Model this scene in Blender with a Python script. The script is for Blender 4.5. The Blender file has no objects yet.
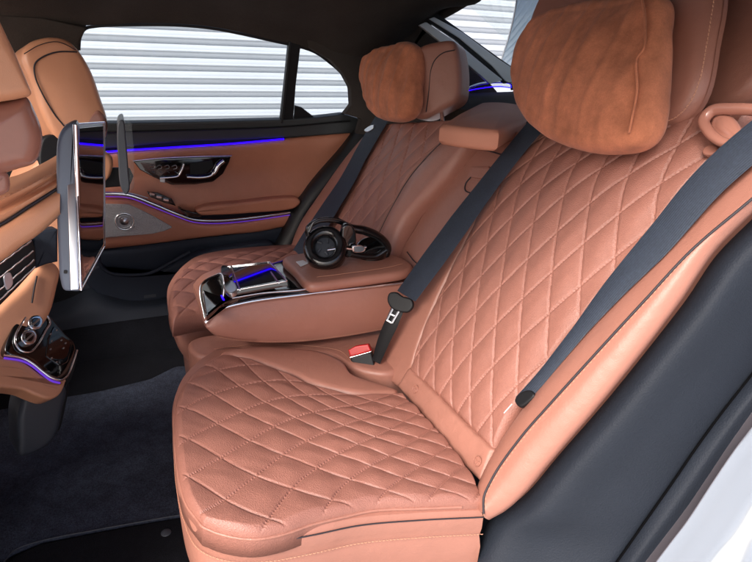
import bpy, bmesh, math, random
import numpy as np
from mathutils import Matrix, Vector
random.seed(3); rng = np.random.default_rng(5)
V = lambda *a: np.array(a, float)

# ------------------------------------------------------------------ camera model
F, PW, PH = 565.0, 752.0, 562.0
CAM = V(-.050, -.880, 1.008); YAW, PIT, ROL = .418, .383, .040
fw = V(math.sin(YAW)*math.cos(PIT), math.cos(YAW)*math.cos(PIT), -math.sin(PIT))
r0 = V(math.cos(YAW), -math.sin(YAW), 0); u0 = np.cross(r0, fw)
RT = r0*math.cos(ROL)+u0*math.sin(ROL); UP = -r0*math.sin(ROL)+u0*math.cos(ROL)

def unit(a): a = np.asarray(a, float); return a/np.linalg.norm(a)
def pt(px, py, pl, off=0.0):
    """world point seen in direction (px,py) on a plane of the car interior (point, normal)"""
    p, n = pl; d = fw + RT*(px-PW/2)/F - UP*(py-PH/2)/F
    return CAM + d*(np.dot(p+n*off-CAM, n)/np.dot(d, n))
def pts(l, pl, off=0.0):
    return [pt(q[0], q[1], pl, off+(q[2] if len(q) > 2 else 0)) for q in l]
def X(v): return (V(v, 0, 0), V(-1, 0, 0))
def Y(v): return (V(0, v, 0), V(0, -1, 0))
def Z(v): return (V(0, 0, v), V(0, 0, 1))
CUSH = (V(0, 0, .37), unit(V(.10, 0, 1)))
BACK = (V(.47, 0, .32), unit(V(-.869, 0, .4946)))

# ------------------------------------------------------------------ helpers
COL = bpy.context.scene.collection; WL = {}
def tag(o, label=None, cat=None, group=None, kind=None):
    for k, v in (('label', label), ('category', cat), ('group', group), ('kind', kind)):
        if v: o[k] = v
    return o
def thing(name, loc, label, cat, group=None):
    o = bpy.data.objects.new(name, None); COL.objects.link(o); o.empty_display_size = .05
    o.location = loc; WL[o.name] = V(*loc); return tag(o, label, cat, group)
def mk(name, vs, fs, m, parent=None, smooth=True, uv=None, recalc=True):
    vs = np.asarray(vs, float)
    c = vs.mean(0); me = bpy.data.meshes.new(name)
    me.from_pydata((vs-c).tolist(), [], [tuple(int(i) for i in f) for f in fs]); 
    if uv is not None:
        ul = me.uv_layers.new(name='UVMap'); idx = np.zeros(len(me.loops), int)
        me.loops.foreach_get('vertex_index', idx); ul.data.foreach_set('uv', np.asarray(uv, float)[idx].ravel())
    if recalc:
        bm = bmesh.new(); bm.from_mesh(me); bmesh.ops.recalc_face_normals(bm, faces=bm.faces); bm.to_mesh(me); bm.free()
    if smooth:
        me.polygons.foreach_set('use_smooth', [True]*len(me.polygons))
        if smooth != 'all': me.set_sharp_from_angle(angle=math.radians(50))
    me.materials.append(m)
    o = bpy.data.objects.new(name, me); COL.objects.link(o)
    o.location = c - (WL[parent.name] if parent else 0); WL[o.name] = c
    if parent: o.parent = parent
    return o
class MB:
    def __init__(s): s.v = []; s.f = []; s.n = 0
    def add(s, v, f):
        v = np.asarray(v, float); s.v.append(v); s.f += [tuple(i+s.n for i in q) for q in f]; s.n += len(v); return s
    def build(s, name, m, parent=None, **k): return mk(name, np.vstack(s.v), s.f, m, parent, **k)

def curve(p, n=60, closed=False, smooth=True):
    p = [np.asarray(q, float) for q in p]
    if closed: p = p+[p[0]]
    if smooth and len(p) > 2:
        ext = [p[-2]]+p+[p[1]] if closed else [2*p[0]-p[1]]+p+[2*p[-1]-p[-2]]
        out = []
        for i in range(1, len(ext)-2):
            a, b, c, d = ext[i-1:i+3]
            ta, tb, tc = [max(np.linalg.norm(q), 1e-9)**.5 for q in (b-a, c-b, d-c)]
            for t in np.linspace(0, 1, 16, endpoint=False):
                t1 = t*tb
                m1 = (b-a)/ta-(c-a)/(ta+tb)+(c-b)/tb; m2 = (c-b)/tb-(d-b)/(tb+tc)+(d-c)/tc
                m1 = m1*tb; m2 = m2*tb
                out.append((2*t**3-3*t**2+1)*b+(t**3-2*t**2+t)*m1+(-2*t**3+3*t**2)*c+(t**3-t**2)*m2)
        out.append(ext[-2]); p = out
    p = np.array(p); s = np.concatenate([[0], np.cumsum(np.linalg.norm(np.diff(p, axis=0), axis=1))])
    t = np.linspace(0, s[-1], n+1)[:-1] if closed else np.linspace(0, s[-1], n)
    return np.stack([np.interp(t, s, p[:, k]) for k in range(3)], 1)

def gridfaces(nu, nv, closed_u=False):
    f = []
    for i in range(nu if closed_u else nu-1):
        j = (i+1) % nu
        for k in range(nv-1): f.append((i*nv+k, j*nv+k, j*nv+k+1, i*nv+k+1))
    return f
def coons(B, T, L, R, nu, nv, smooth=True):
    B, T = curve(B, nu, smooth=smooth), curve(T, nu, smooth=smooth); L, R = curve(L, nv, smooth=smooth), curve(R, nv, smooth=smooth)
    u = np.linspace(0, 1, nu)[:, None, None]; v = np.linspace(0, 1, nv)[None, :, None]
    return (1-v)*B[:, None]+v*T[:, None]+(1-u)*L[None]+u*R[None]-((1-u)*(1-v)*B[0]+u*v*T[-1]+u*(1-v)*B[-1]+(1-u)*v*T[0])
def patch(name, B, T, L, R, m, parent=None, nu=60, nv=60, face=None, disp=None, r=.012, thick=.03, crown=0.0, uvs=1.0, edges='blrt', smooth=True):
    """upholstered panel: Coons surface with rounded border, crown, displacement and a skirt behind"""
    P = coons(B, T, L, R, nu, nv, smooth)
    du = np.gradient(P, axis=0); dv = np.gradient(P, axis=1)
    N = np.cross(du, dv); N /= np.linalg.norm(N, axis=2, keepdims=True)+1e-12
    if np.dot(N.mean((0, 1)), face) < 0: N = -N
    su = np.cumsum(np.linalg.norm(du, axis=2), 0); sv = np.cumsum(np.linalg.norm(dv, axis=2), 1)
    su -= su[:1]; sv -= sv[:, :1]; eu, ev = su[-1:], sv[:, -1:]
    H = crown*np.sin(np.pi*np.clip(su/eu, 0, 1))**.6*np.sin(np.pi*np.clip(sv/ev, 0, 1))**.6
    D = np.full(H.shape, 9.)
    for c, d in (('l', su), ('r', eu-su), ('b', sv), ('t', ev-sv)):
        if c in edges: D = np.minimum(D, d)
    e = np.clip(D/r, 0, 1); H = H - r*(1-np.sqrt(np.clip(1-(1-e)**2, 0, 1)))
    if disp is not None: H = H+disp(su, sv, su/eu, sv/ev, P)*np.clip(D/(r*.8), 0, 1)
    Q = P+N*H[..., None]
    vs = Q.reshape(-1, 3); fs = gridfaces(nu, nv)
    uv = np.stack([su, sv], 2).reshape(-1, 2)*uvs
    ring = [(i, 0) for i in range(nu)]+[(nu-1, j) for j in range(1, nv)]+[(i, nv-1) for i in range(nu-2, -1, -1)]+[(0, j) for j in range(nv-2, 0, -1)]
    ri = [i*nv+j for i, j in ring]; b0 = len(vs)
    bk = np.array([Q[i, j]-N[i, j]*thick for i, j in ring]); n = len(ring)
    vs = np.vstack([vs, bk, bk.mean(0)[None]]); uv = np.vstack([uv, uv[ri], uv[:1]])
    for k in range(n):
        q = (k+1) % n; fs.append((ri[k], ri[q], b0+q, b0+k)); fs.append((b0+k, b0+q, b0+n))
    o = mk(name, vs, fs, m, parent, smooth='all', uv=uv)
    o['_'] = 0; del o['_']
    o_P[o.name] = (Q, N)
    return o
o_P = {}
def loft(name, rows, m, parent=None, n=60, nv=None, cap=False, **k):
    R = [curve(r, n) for r in rows]
    if nv: 
        A = np.array(R); A = np.stack([curve(A[:, i], nv) for i in range(n)], 0); 
    else: A = np.array(R).transpose(1, 0, 2)
    return mk(name, A.reshape(-1, 3), gridfaces(A.shape[0], A.shape[1]), m, parent, **k)

def ptube(p, rad, n=10, closed=False, cap=True, up=None, flat=1.0):
    p = np.asarray(p, float); N = len(p); rad = np.broadcast_to(rad, (N,))
    T = np.gradient(p, axis=0) if not closed else np.roll(p, -1, 0)-np.roll(p, 1, 0)
    T /= np.linalg.norm(T, axis=1, keepdims=True)+1e-12
    a = np.asarray(up, float) if up is not None else (V(0, 0, 1) if abs(T[0][2]) < .9 else V(1, 0, 0))
    vs = []; 
    for i in range(N):
        b = np.cross(T[i], a); b /= np.linalg.norm(b)+1e-12; c = np.cross(b, T[i])
        if up is None: a = c
        for k in range(n):
            t = 2*math.pi*k/n; vs.append(p[i]+rad[i]*(b*math.cos(t)+c*math.sin(t)*flat))
    fs = []
    for i in range(N if closed else N-1):
        j = (i+1) % N
        for k in range(n): q = (k+1) % n; fs.append((i*n+k, i*n+q, j*n+q, j*n+k))
    if cap and not closed: fs += [tuple(range(n)), tuple(range((N-1)*n, N*n))]
    return np.array(vs), fs
def tube(name, p, rad, m, parent=None, n=10, closed=False, num=60, smooth=True, up=None, flat=1.0):
    v, f = ptube(curve(p, num, closed, smooth), rad, n, closed, up=up, flat=flat); return mk(name, v, f, m, parent)
def prprism(outline, nrm, thick, r=.01, crown=0.0, smooth=True, n=72, both=True, steps=6, nr=7):
    """solid with the given outline, extruded behind it, with rounded edges"""
    nrm = unit(nrm); o = curve(outline, n, True, smooth); c = o.mean(0)
    T = np.roll(o, -1, 0)-np.roll(o, 1, 0); I = np.cross(nrm, T); I /= np.linalg.norm(I, axis=1, keepdims=True)+1e-12
    if np.mean(np.sum(I*(c-o), 1)) < 0: I = -I
    if r >= .016:
        I = c-o; I /= np.linalg.norm(I, axis=1, keepdims=True)
    rings = []
    def cap(sgn, base):
        R = []
        for q in np.linspace(.0001, 1, nr+1)[:-1]: R.append((q, None))
        out = []
        rim = o+I*r
        for q, _ in R: out.append(c+(rim-c)*q+nrm*(base+sgn*crown*(1-q**2)))
        return out
    rings += cap(1, 0)
    for k in range(steps+1):
        a = math.pi/2*k/steps; rings.append(o+I*r*(1-math.sin(a))-nrm*r*(1-math.cos(a)))
    for k in range(steps+1):
        a = math.pi/2*(1-k/steps); rings.append(o+I*r*(1-math.sin(a))-nrm*(thick-r*(1-math.cos(a))))
    rings += cap(-1 if both else 1, -thick)[::-1]
    A = np.array(rings); m_ = len(A); fs = []
    for i in range(m_-1):
        for k in range(n): q = (k+1) % n; fs.append((i*n+k, i*n+q, (i+1)*n+q, (i+1)*n+k))
    return A.reshape(-1, 3), fs
def prism(name, outline, nrm, thick, m, parent=None, r=.01, crown=0.0, smooth=True, n=72, **k):
    v, f = prprism(outline, nrm, thick, r, crown, smooth, n); return mk(name, v, f, m, parent, **k)
def pbox(c, ax, dims):
    ax = [unit(a) for a in ax]; v = []
    for i in (-1, 1):
        for j in (-1, 1):
            for k in (-1, 1): v.append(np.asarray(c)+ax[0]*i*dims[0]/2+ax[1]*j*dims[1]/2+ax[2]*k*dims[2]/2)
    return np.array(v), [(0, 1, 3, 2), (4, 6, 7, 5), (0, 4, 5, 1), (2, 3, 7, 6), (0, 2, 6, 4), (1, 5, 7, 3)]
def ribbon(name, p, w, nrm, th, m, parent=None, num=60, uvs=1):
    """strap: centre line p, list of full width vectors w, thickness th"""
    C_ = curve(p, num); Wd = curve(w, num); s = np.linspace(0, 1, num)
    Wd = np.stack([np.interp(s, np.linspace(0, 1, len(w)), np.array(w)[:, k]) for k in range(3)], 1)
    vs = []; fs = []; uv = []
    T = np.gradient(C_, axis=0); L = np.concatenate([[0], np.cumsum(np.linalg.norm(np.diff(C_, axis=0), axis=1))])
    for i in range(num):
        nn = unit(np.cross(T[i], Wd[i])); nn = nn if np.dot(nn, nrm) > 0 else -nn
        ww = np.linalg.norm(Wd[i])
        for a, b in ((-.5, 0), (-.47, 1), (0, 1), (.47, 1), (.5, 0), (.47, -1), (0, -1), (-.47, -1)):
            vs.append(C_[i]+Wd[i]*a+nn*b*th/2); uv.append((a*ww, L[i]))
    for i in range(num-1):
        for k in range(8): q = (k+1) % 8; fs.append((i*8+k, i*8+q, (i+1)*8+q, (i+1)*8+k))
    fs += [tuple(range(8)), tuple(range((num-1)*8, num*8))]
    return mk(name, vs, fs, m, parent, uv=uv)
def stitches(name, p, m, parent, step=.007, ln=.0045, r=.0007, nrm=None, lift=0):
    c = curve(p, 400); L = np.linalg.norm(np.diff(c, axis=0), axis=1).sum(); n = max(2, int(L/step)); c = curve(p, n)
    b = MB(); T = np.gradient(c, axis=0); nn = unit(nrm) if nrm is not None else V(0, 0, 1)
    for q, t in zip(c, T):
        v, f = ptube([q-unit(t)*ln/2+nn*(lift-r*.4), q-unit(t)*ln*.25+nn*(lift+r), q+unit(t)*ln*.25+nn*(lift+r), q+unit(t)*ln/2+nn*(lift-r*.4)], r, 5); b.add(v, f)
    return b.build(name, m, parent)

# ------------------------------------------------------------------ materials
def lin(r, g, b):
    return tuple(((c/255)/12.92 if c/255 <= .04045 else ((c/255+.055)/1.055)**2.4) for c in (r, g, b))+(1,)
def mat(name, col, rough=.5, metal=0.0, bump=None, var=None, coat=0, uvb=None, emit=None, spec=.5, sheen=0, rvar=None):
    """bump: list of (kind, scale, strength, dist) ; var: (scale, amount) value mottling of the material itself"""
    m = bpy.data.materials.new(name); m.use_nodes = True; nt = m.node_tree; N = nt.nodes; Lk = nt.links.new
    b = N['Principled BSDF']; b.inputs['Base Color'].default_value = col; b.inputs['Roughness'].default_value = rough
    b.inputs['Metallic'].default_value = metal; b.inputs['Coat Weight'].default_value = coat; b.inputs['Coat Roughness'].default_value = .04
    b.inputs['Specular IOR Level'].default_value = spec
    if sheen: b.inputs['Sheen Weight'].default_value = sheen; b.inputs['Sheen Roughness'].default_value = .5
    if emit: b.inputs['Emission Color'].default_value = emit[0]; b.inputs['Emission Strength'].default_value = emit[1]
    tc = N.new('ShaderNodeTexCoord')
    if var:
        mx = None; cur = None
        for vv in var:
            sc, am = vv[:2]
            n = N.new('ShaderNodeTexNoise'); n.inputs['Scale'].default_value = sc; n.inputs['Detail'].default_value = 6; n.inputs['Roughness'].default_value = .6
            if len(vv) > 2:
                mp = N.new('ShaderNodeMapping'); mp.inputs['Scale'].default_value = vv[2]; Lk(tc.outputs['Object'], mp.inputs['Vector']); Lk(mp.outputs[0], n.inputs['Vector'])
            else: Lk(tc.outputs['Object'], n.inputs['Vector'])
            mr = N.new('ShaderNodeMapRange'); mr.inputs[1].default_value = .3; mr.inputs[2].default_value = .7; mr.inputs[3].default_value = 1-am; mr.inputs[4].default_value = 1+am
            Lk(n.outputs[0], mr.inputs[0])
            mx = N.new('ShaderNodeVectorMath'); mx.operation = 'SCALE'
            if cur is None: mx.inputs[0].default_value = col[:3]
            else: Lk(cur, mx.inputs[0])
            Lk(mr.outputs[0], mx.inputs['Scale']); cur = mx.outputs[0]
        Lk(cur, b.inputs['Base Color'])
    if rvar:
        n = N.new('ShaderNodeTexNoise'); n.inputs['Scale'].default_value = rvar[0]; n.inputs['Detail'].default_value = 5; Lk(tc.outputs['Object'], n.inputs['Vector'])
        mr = N.new('ShaderNodeMapRange'); mr.inputs[1].default_value = .3; mr.inputs[2].default_value = .7; mr.inputs[3].default_value = rough-rvar[1]; mr.inputs[4].default_value = rough+rvar[1]
        Lk(n.outputs[0], mr.inputs[0]); Lk(mr.outputs[0], b.inputs['Roughness'])
    prev = None
    for kind, sc, st, dist in (bump or []):
        src = 'UV' if kind.startswith('uv') else 'Object'; inv = False
        if kind.endswith('noise'):
            n = N.new('ShaderNodeTexNoise'); n.inputs['Detail'].default_value = 4; out = n.outputs[0]; n.inputs['Scale'].default_value = sc; Lk(tc.outputs[src], n.inputs['Vector'])
        elif kind.endswith('vor'):
            n = N.new('ShaderNodeTexVoronoi'); n.inputs['Scale'].default_value = sc; out = n.outputs[0]; Lk(tc.outputs[src], n.inputs['Vector'])
        elif kind.endswith('perf'):      # grid of small holes in uv metres
            n = N.new('ShaderNodeTexVoronoi'); n.inputs['Scale'].default_value = sc; n.inputs['Randomness'].default_value = 0.0; Lk(tc.outputs['UV'], n.inputs['Vector'])
            mr = N.new('ShaderNodeMapRange'); mr.inputs[1].default_value = .18; mr.inputs[2].default_value = .34; Lk(n.outputs[0], mr.inputs[0]); out = mr.outputs[0]
        elif kind.endswith('wave') or kind.endswith('wavx'):
            n = N.new('ShaderNodeTexWave'); n.bands_direction = 'Y' if kind.endswith('wave') else 'X'; n.inputs['Scale'].default_value = sc; n.inputs['Distortion'].default_value = 0.3; out = n.outputs[1]; Lk(tc.outputs[src], n.inputs['Vector'])
        bp = N.new('ShaderNodeBump'); bp.inputs['Strength'].default_value = st; bp.inputs['Distance'].default_value = dist
        Lk(out, bp.inputs['Height'])
        if prev: Lk(prev, bp.inputs['Normal'])
        prev = bp.outputs[0]
    if prev: Lk(prev, b.inputs['Normal'])
    return m
LC = lin(158, 108, 93)
M = {}
grain = [('noise', 22, .22, .02), ('noise', 120, .12, .003), ('vor', 700, .35, .0008)]
M['leather'] = mat('cognac_leather', LC, .42, bump=grain, var=[(5, .05), (60, .03)], rvar=(30, .05))
M['leather_smooth'] = mat('smooth_cognac_leather', LC, .38, bump=[('noise', 16, .14, .02), ('noise', 90, .10, .003), ('vor', 800, .3, .0007)], var=[(6, .05)])
M['leather_perf'] = mat('perforated_cognac_leather', lin(149, 100, 87), .46, spec=.5, bump=[('noise', 420, .35, .0010), ('vor', 560, .45, .0010)], var=[(7, .07), (90, .05), (500, .10)])
M['leather_soft'] = mat('soft_cognac_leather', lin(186, 128, 106), .62, spec=.2, bump=[('vor', 800, .3, .0007)], var=[(6, .05)])
M['leather_front'] = mat('front_cognac_leather', lin(206, 146, 112), .33, bump=[('noise', 12, .08, .02), ('vor', 900, .2, .0006)], var=[(6, .04)])
M['leather_gloss'] = mat('glossy_cognac_leather', LC, .2, bump=[('noise', 14, .1, .02), ('vor', 1100, .1, .0005)], var=[(6, .05)], coat=.3)
M['door_leather'] = mat('door_cognac_leather', lin(196, 130, 102), .45, bump=[('noise', 25, .2, .01), ('vor', 500, .3, .0008)], var=[(9, .06)])
M['suede'] = mat('cognac_suede', lin(186, 116, 86), .95, bump=[('noise', 60, .4, .004), ('noise', 900, .5, .0008)], var=[(24, .17, (1, 1, .2)), (9, .18), (38, .14), (400, .10)], spec=.15, sheen=.15)
M['thread'] = mat('tan_thread', lin(190, 138, 112), .7)
M['dark_thread'] = mat('dark_thread', lin(40, 34, 40), .6)
M['gap'] = mat('dark_gap', lin(8, 8, 10), .95, spec=.05)
M['webbing'] = mat('belt_webbing', lin(48, 55, 67), .6, bump=[('uvwavx', 90, .5, .0006), ('uvwave', 230, .35, .0006), ('noise', 900, .3, .0004)], var=[(300, .25), (40, .08)], spec=.3)
M['plastic'] = mat('dark_blue_plastic', lin(38, 45, 57), .6, spec=.3, bump=[('vor', 900, .25, .0005)], var=[(12, .05)])
M['arch'] = mat('blue_black_trim', lin(31, 36, 45), .68, spec=.25, bump=[('vor', 420, .45, .0010)], var=[(10, .06), (300, .06)])
M['grey_plastic'] = mat('grey_plastic', lin(58, 62, 69), .38, bump=[('noise', 900, .1, .0003)])
M['shell'] = mat('blue_grey_shell', lin(104, 113, 128), .32, bump=[('noise', 700, .1, .0003)])
M['black_plastic'] = mat('black_plastic', lin(17, 18, 21), .55, spec=.35, bump=[('noise', 700, .15, .0004)])
M['gloss_black'] = mat('piano_black', lin(12, 11, 12), .06, coat=1.0)
M['screen'] = mat('screen_glass', lin(8, 8, 10), .02, coat=1.0, spec=1.0)
M['chrome'] = mat('chrome', (.85, .86, .88, 1), .08, 1.0)
M['satin'] = mat('satin_metal', (.55, .56, .58, 1), .3, 1.0)
M['mesh'] = mat('speaker_mesh', (.52, .52, .52, 1), .4, .35, var=[(650, .3)], bump=[('vor', 300, 1, .0015)])
M['carpet'] = mat('black_carpet', lin(24, 25, 30), .95, bump=[('noise', 700, 1, .003)], var=[(400, .35), (20, .15)], spec=.1)
M['mat'] = mat('floor_mat', lin(58, 63, 76), .95, bump=[('noise', 500, 1, .004), ('noise', 60, .3, .006)], var=[(260, .45), (30, .22), (7, .15)], spec=.1, )
M['headliner'] = mat('headliner_fabric', lin(66, 60, 56), .95, bump=[('noise', 500, .5, .001)], var=[(8, .14), (300, .12)], spec=.1)
M['blue'] = mat('ambient_blue', lin(20, 10, 120), .4, emit=((.015, .0, 1, 1), 1.4))
M['violet'] = mat('ambient_violet', lin(60, 30, 140), .4, emit=((.22, .06, .9, 1), .25))
M['paint'] = mat('white_car_paint', (.34, .38, .44, 1), .16, .55, coat=1.0)
M['red'] = mat('red_button', lin(175, 16, 18), .35)
M['tagwhite'] = mat('pale_tag', lin(215, 212, 215), .4)
M['trimgrey'] = mat('pale_grey_trim', lin(222, 230, 235), .4, 0, bump=[('noise', 600, .2, .0005)])
M['seal'] = mat('taupe_seal', lin(118, 112, 118), .5)
M['sill'] = mat('sill_vinyl', lin(62, 66, 68), .4, bump=[('vor', 700, .2, .0005)])
M['rubber'] = mat('black_rubber', lin(18, 18, 20), .5)
M['shutter'] = mat('shutter_metal', lin(178, 185, 194), .45, .0, var=[(3, .03)], bump=[('noise', 6, .1, .02)])
M['ground'] = mat('concrete', lin(190, 188, 184), .9, bump=[('noise', 40, .4, .01)], var=[(1.5, .08), (20, .06)])
g = bpy.data.materials.new('window_glass'); g.use_nodes = True; nt = g.node_tree; nt.nodes.clear()
o_ = nt.nodes.new('ShaderNodeOutputMaterial'); t_ = nt.nodes.new('ShaderNodeBsdfTransparent'); t_.inputs[0].default_value = (.93, .95, .95, 1)
gl = nt.nodes.new('ShaderNodeBsdfGlossy'); gl.inputs['Roughness'].default_value = .01; mx = nt.nodes.new('ShaderNodeMixShader'); lw = nt.nodes.new('ShaderNodeLayerWeight'); lw.inputs[0].default_value = .5; pw = nt.nodes.new('ShaderNodeMath'); pw.operation = 'POWER'; pw.inputs[1].default_value = 4.0
fr = nt.nodes.new('ShaderNodeMath'); fr.operation = 'MULTIPLY_ADD'; fr.inputs[1].default_value = .4; fr.inputs[2].default_value = .02; nt.links.new(lw.outputs['Facing'], pw.inputs[0]); nt.links.new(pw.outputs[0], fr.inputs[0])
nt.links.new(fr.outputs[0], mx.inputs[0]); nt.links.new(t_.outputs[0], mx.inputs[1]); nt.links.new(gl.outputs[0], mx.inputs[2]); nt.links.new(mx.outputs[0], o_.inputs[0])
M['glass'] = g
s = bpy.data.materials.new('reflection_cloth'); s.use_nodes = True; nt = s.node_tree; nt.nodes.clear()  # pale cloth whose colour stands in for a reflection in the rear glass
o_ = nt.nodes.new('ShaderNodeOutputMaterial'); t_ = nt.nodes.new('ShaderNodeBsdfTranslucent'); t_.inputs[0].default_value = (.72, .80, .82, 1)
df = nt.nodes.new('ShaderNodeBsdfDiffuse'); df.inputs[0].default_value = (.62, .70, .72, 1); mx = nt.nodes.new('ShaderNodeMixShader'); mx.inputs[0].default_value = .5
nt.links.new(t_.outputs[0], mx.inputs[1]); nt.links.new(df.outputs[0], mx.inputs[2]); nt.links.new(mx.outputs[0], o_.inputs[0]); M['wall_reflection'] = s

# ------------------------------------------------------------------ quilting
def quilt(a, b, amp=.0052, groove=.0030, lw=.0022, sx=0.0, sy=0.0, warp=None):
    def d(su, sv, u, v, P):
        p, q = (su, sv) if warp is None else warp(su, sv, u, v)
        k = 1/math.sqrt(1/a**2+1/b**2)
        h = None
        for s_ in (1, -1):
            t = p/a+s_*q/b+sx+s_*sy; dd = np.abs(t-np.round(t))*k
            w = 1-np.exp(-(dd/(k*.24))**1.3); l = np.exp(-(dd/lw)**2)
            h = (w, l) if h is None else (h[0]*w, np.maximum(h[1], l))
        wr = .0006*np.sin(P[..., 0]*43+2*np.sin(P[..., 1]*31))*np.sin(P[..., 1]*37+1.7*np.sin(P[..., 2]*29+P[..., 0]*20))+.0002*np.sin(P[..., 0]*140+P[..., 1]*90+3*np.sin(P[..., 1]*50))
        st = .75+.25*np.sign(np.sin((su+sv)*2*np.pi/.0085))
        return amp*h[0]-groove*h[1]*st+wr
    return d
def on(o, uu, vv, lift=0):
    """points on a built patch at fractions (uu,vv)"""
    Q, N = o_P[o.name]; i = int(round(uu*(Q.shape[0]-1))); j = int(round(vv*(Q.shape[1]-1))); return Q[i, j]+N[i, j]*lift

# ================================================================== NEAR REAR SEAT
S1 = thing('rear_seat', (.25, 0, .02), 'large foreground rear seat in quilted cognac leather beside the open door', 'car seat', 'quilted rear seats')
padB = pts([(203, 519), (225, 527), (255, 531), (285, 526), (312, 517), (341, 510), (375, 503), (420, 501), (482, 499)], CUSH, .006)
padT = pts([(212, 358), (226, 354), (244, 356), (279, 369), (314, 384), (352, 393), (399, 391)], CUSH, .006)
padL = pts([(203, 519), (186, 496), (178, 464), (175, 430), (176, 400), (188, 377), (212, 358)], CUSH, .006)
padR = pts([(482, 499), (475, 482), (462, 461), (442, 436), (421, 413), (399, 391)], CUSH, .006)
seat_pad = patch('seat_pad', padB, padT, padL, padR, M['leather_perf'], S1, 400, 380, face=V(0, 0, 1), r=.014, thick=.035, crown=.012, edges='blt',
      disp=quilt(.110, .092, sx=.30, sy=.1, amp=.0046, lw=.0020, warp=lambda su, sv, u, v: (su*(1+.18*u)+.14*(v-.45)**2*(1-u), (v-.5)*.5*(1+.15*u))))
Q, N = o_P[seat_pad.name]
edge = [Q[i, 0]+N[i, 0]*-.001 for i in range(370, 0, -12)]+[Q[0, j] for j in range(0, 380, 12)]
tube('piping', edge, .0024, M['leather'], seat_pad, num=160)
# upholstered body under the pad: one loft running round the seat from rear to front to rear
ol = [(484, 512, 0), (420, 515, 0), (360, 520, 0), (310, 530, 0), (265, 537, 0), (225, 536, 0), (196, 524, 0), (181, 495, 0), (174, 462, 0), (172, 430, 0), (173, 398, 0), (184, 374, 0), (207, 354, 0), (225, 347, 0), (260, 350, 0)]
top = pts(ol, CUSH, -.016); C0 = V(.24, .02, .35)
def ring(f, dz): return [C0*V(1, 1, 0)+(q-C0)*V(f, f, 0)+V(0, 0, q[2]+dz) for q in top]
loft('seat_body', [ring(.70, .006), ring(.93, .006), ring(.985, .001), ring(1.0, -.010), ring(1.0, -.035), ring(.992, -.052), ring(.996, -.058), ring(1.005, -.075), ring(1.0, -.13), ring(.95, -.2), ring(.93, -.33)], M['leather_smooth'], S1, n=200)
tube('seam', [q+V(0, -.001, -.010) for q in top[:6]], .0012, M['dark_thread'], S1, num=120)
stitches('stitching', [C0*V(1, 1, 0)+(q-C0)*V(1.004, 1.004, 0)+V(0, 0, q[2]-.047) for q in top[:12]], M['thread'], S1, nrm=V(0, -1, 0), step=.006, r=.0006)
# smooth bolster on the far side of the pad
fbB = pts([(216, 357), (232, 355), (279, 369), (314, 384), (352, 393), (399, 394)], CUSH, .004)
fbT = pts([(222, 350), (255, 346), (290, 347), (322, 351), (343, 361), (352, 373), (378, 382), (400, 389)], CUSH, .004)
patch('side_bolster', fbB, fbT, [fbB[0], fbT[0]], [fbB[-1], fbT[-1]], M['leather_smooth'], S1, 70, 20, face=V(0, 0, 1), r=.014, thick=.05, crown=.006)
# lumbar strip at the foot of the backrest
lsB = pts([(396, 386), (424, 419), (452, 454), (481, 484)], BACK, .016); lsT = pts([(408, 366), (437, 394), (465, 423), (494, 449)], BACK, .016)
ls = patch('lumbar_strip', lsB, lsT, [lsB[0], lsT[0]], [lsB[-1], lsT[-1]], M['leather'], S1, 60, 24, face=BACK[1], r=.009, thick=.04, crown=.003)
def button(px, py, parent, off=.021, rr=.0085):
    c = pt(px, py, BACK, off); n = BACK[1]; e1 = V(0, 1, 0); e2 = np.cross(n, e1); b = MB()
    b.add(*ptube([c+rr*(e1*math.cos(t)+e2*math.sin(t)) for t in np.linspace(0, 2*math.pi, 24, endpoint=False)], .0011, 6, True))
    for t in (90, 210, 330):
        t = math.radians(t); b.add(*ptube([c, c+rr*(e1*math.cos(t)+e2*math.sin(t))], .0008, 5))
    o = b.build('button', M['leather_gloss'], parent); prism('disc', [c-n*.001+rr*(e1*math.cos(t)+e2*math.sin(t)) for t in np.linspace(0, 2*math.pi, 12, endpoint=False)], n, .004, M['leather'], o if False else parent, r=.001, n=24)
button(415, 389, S1); button(477, 461, S1)
# quilted backrest
bL = pts([(408, 371), (419, 338), (437, 297), (457, 256), (476, 219), (498, 181), (520, 155), (548, 128)], BACK, .012)
bR = pts([(492, 452), (518, 405), (562, 345), (618, 280), (680, 200), (740, 128), (765, 98)], BACK, .012)
bB = pts([(408, 371), (437, 396), (465, 424), (492, 452)], BACK, .012); bT = pts([(548, 128), (610, 121), (690, 110), (765, 98)], BACK, .012)
back = patch('backrest_quilt', bB, bT, bL, bR, M['leather_perf'], S1, 300, 400, face=BACK[1], r=.012, thick=.05, crown=.016,
      disp=quilt(.068, .138, sx=.2, sy=.1, amp=.0046, lw=.0020))
# far-side smooth bolster of the backrest
nL = pts([(396, 387), (381, 374), (377, 352), (385, 325), (402, 296), (432, 254), (467, 205), (500, 160), (528, 126)], BACK, .004)
nR = pts([(411, 366), (421, 338), (439, 297), (459, 256), (478, 219), (500, 181), (522, 155), (550, 126)], BACK, .012)
patch('backrest_bolster', [nL[0], pt(405, 378, BACK, .006), nR[0]], [nL[-1], nR[-1]], nL, nR, M['leather_smooth'], S1, 30, 140, face=BACK[1], r=.012, thick=.06, crown=.012)
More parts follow.
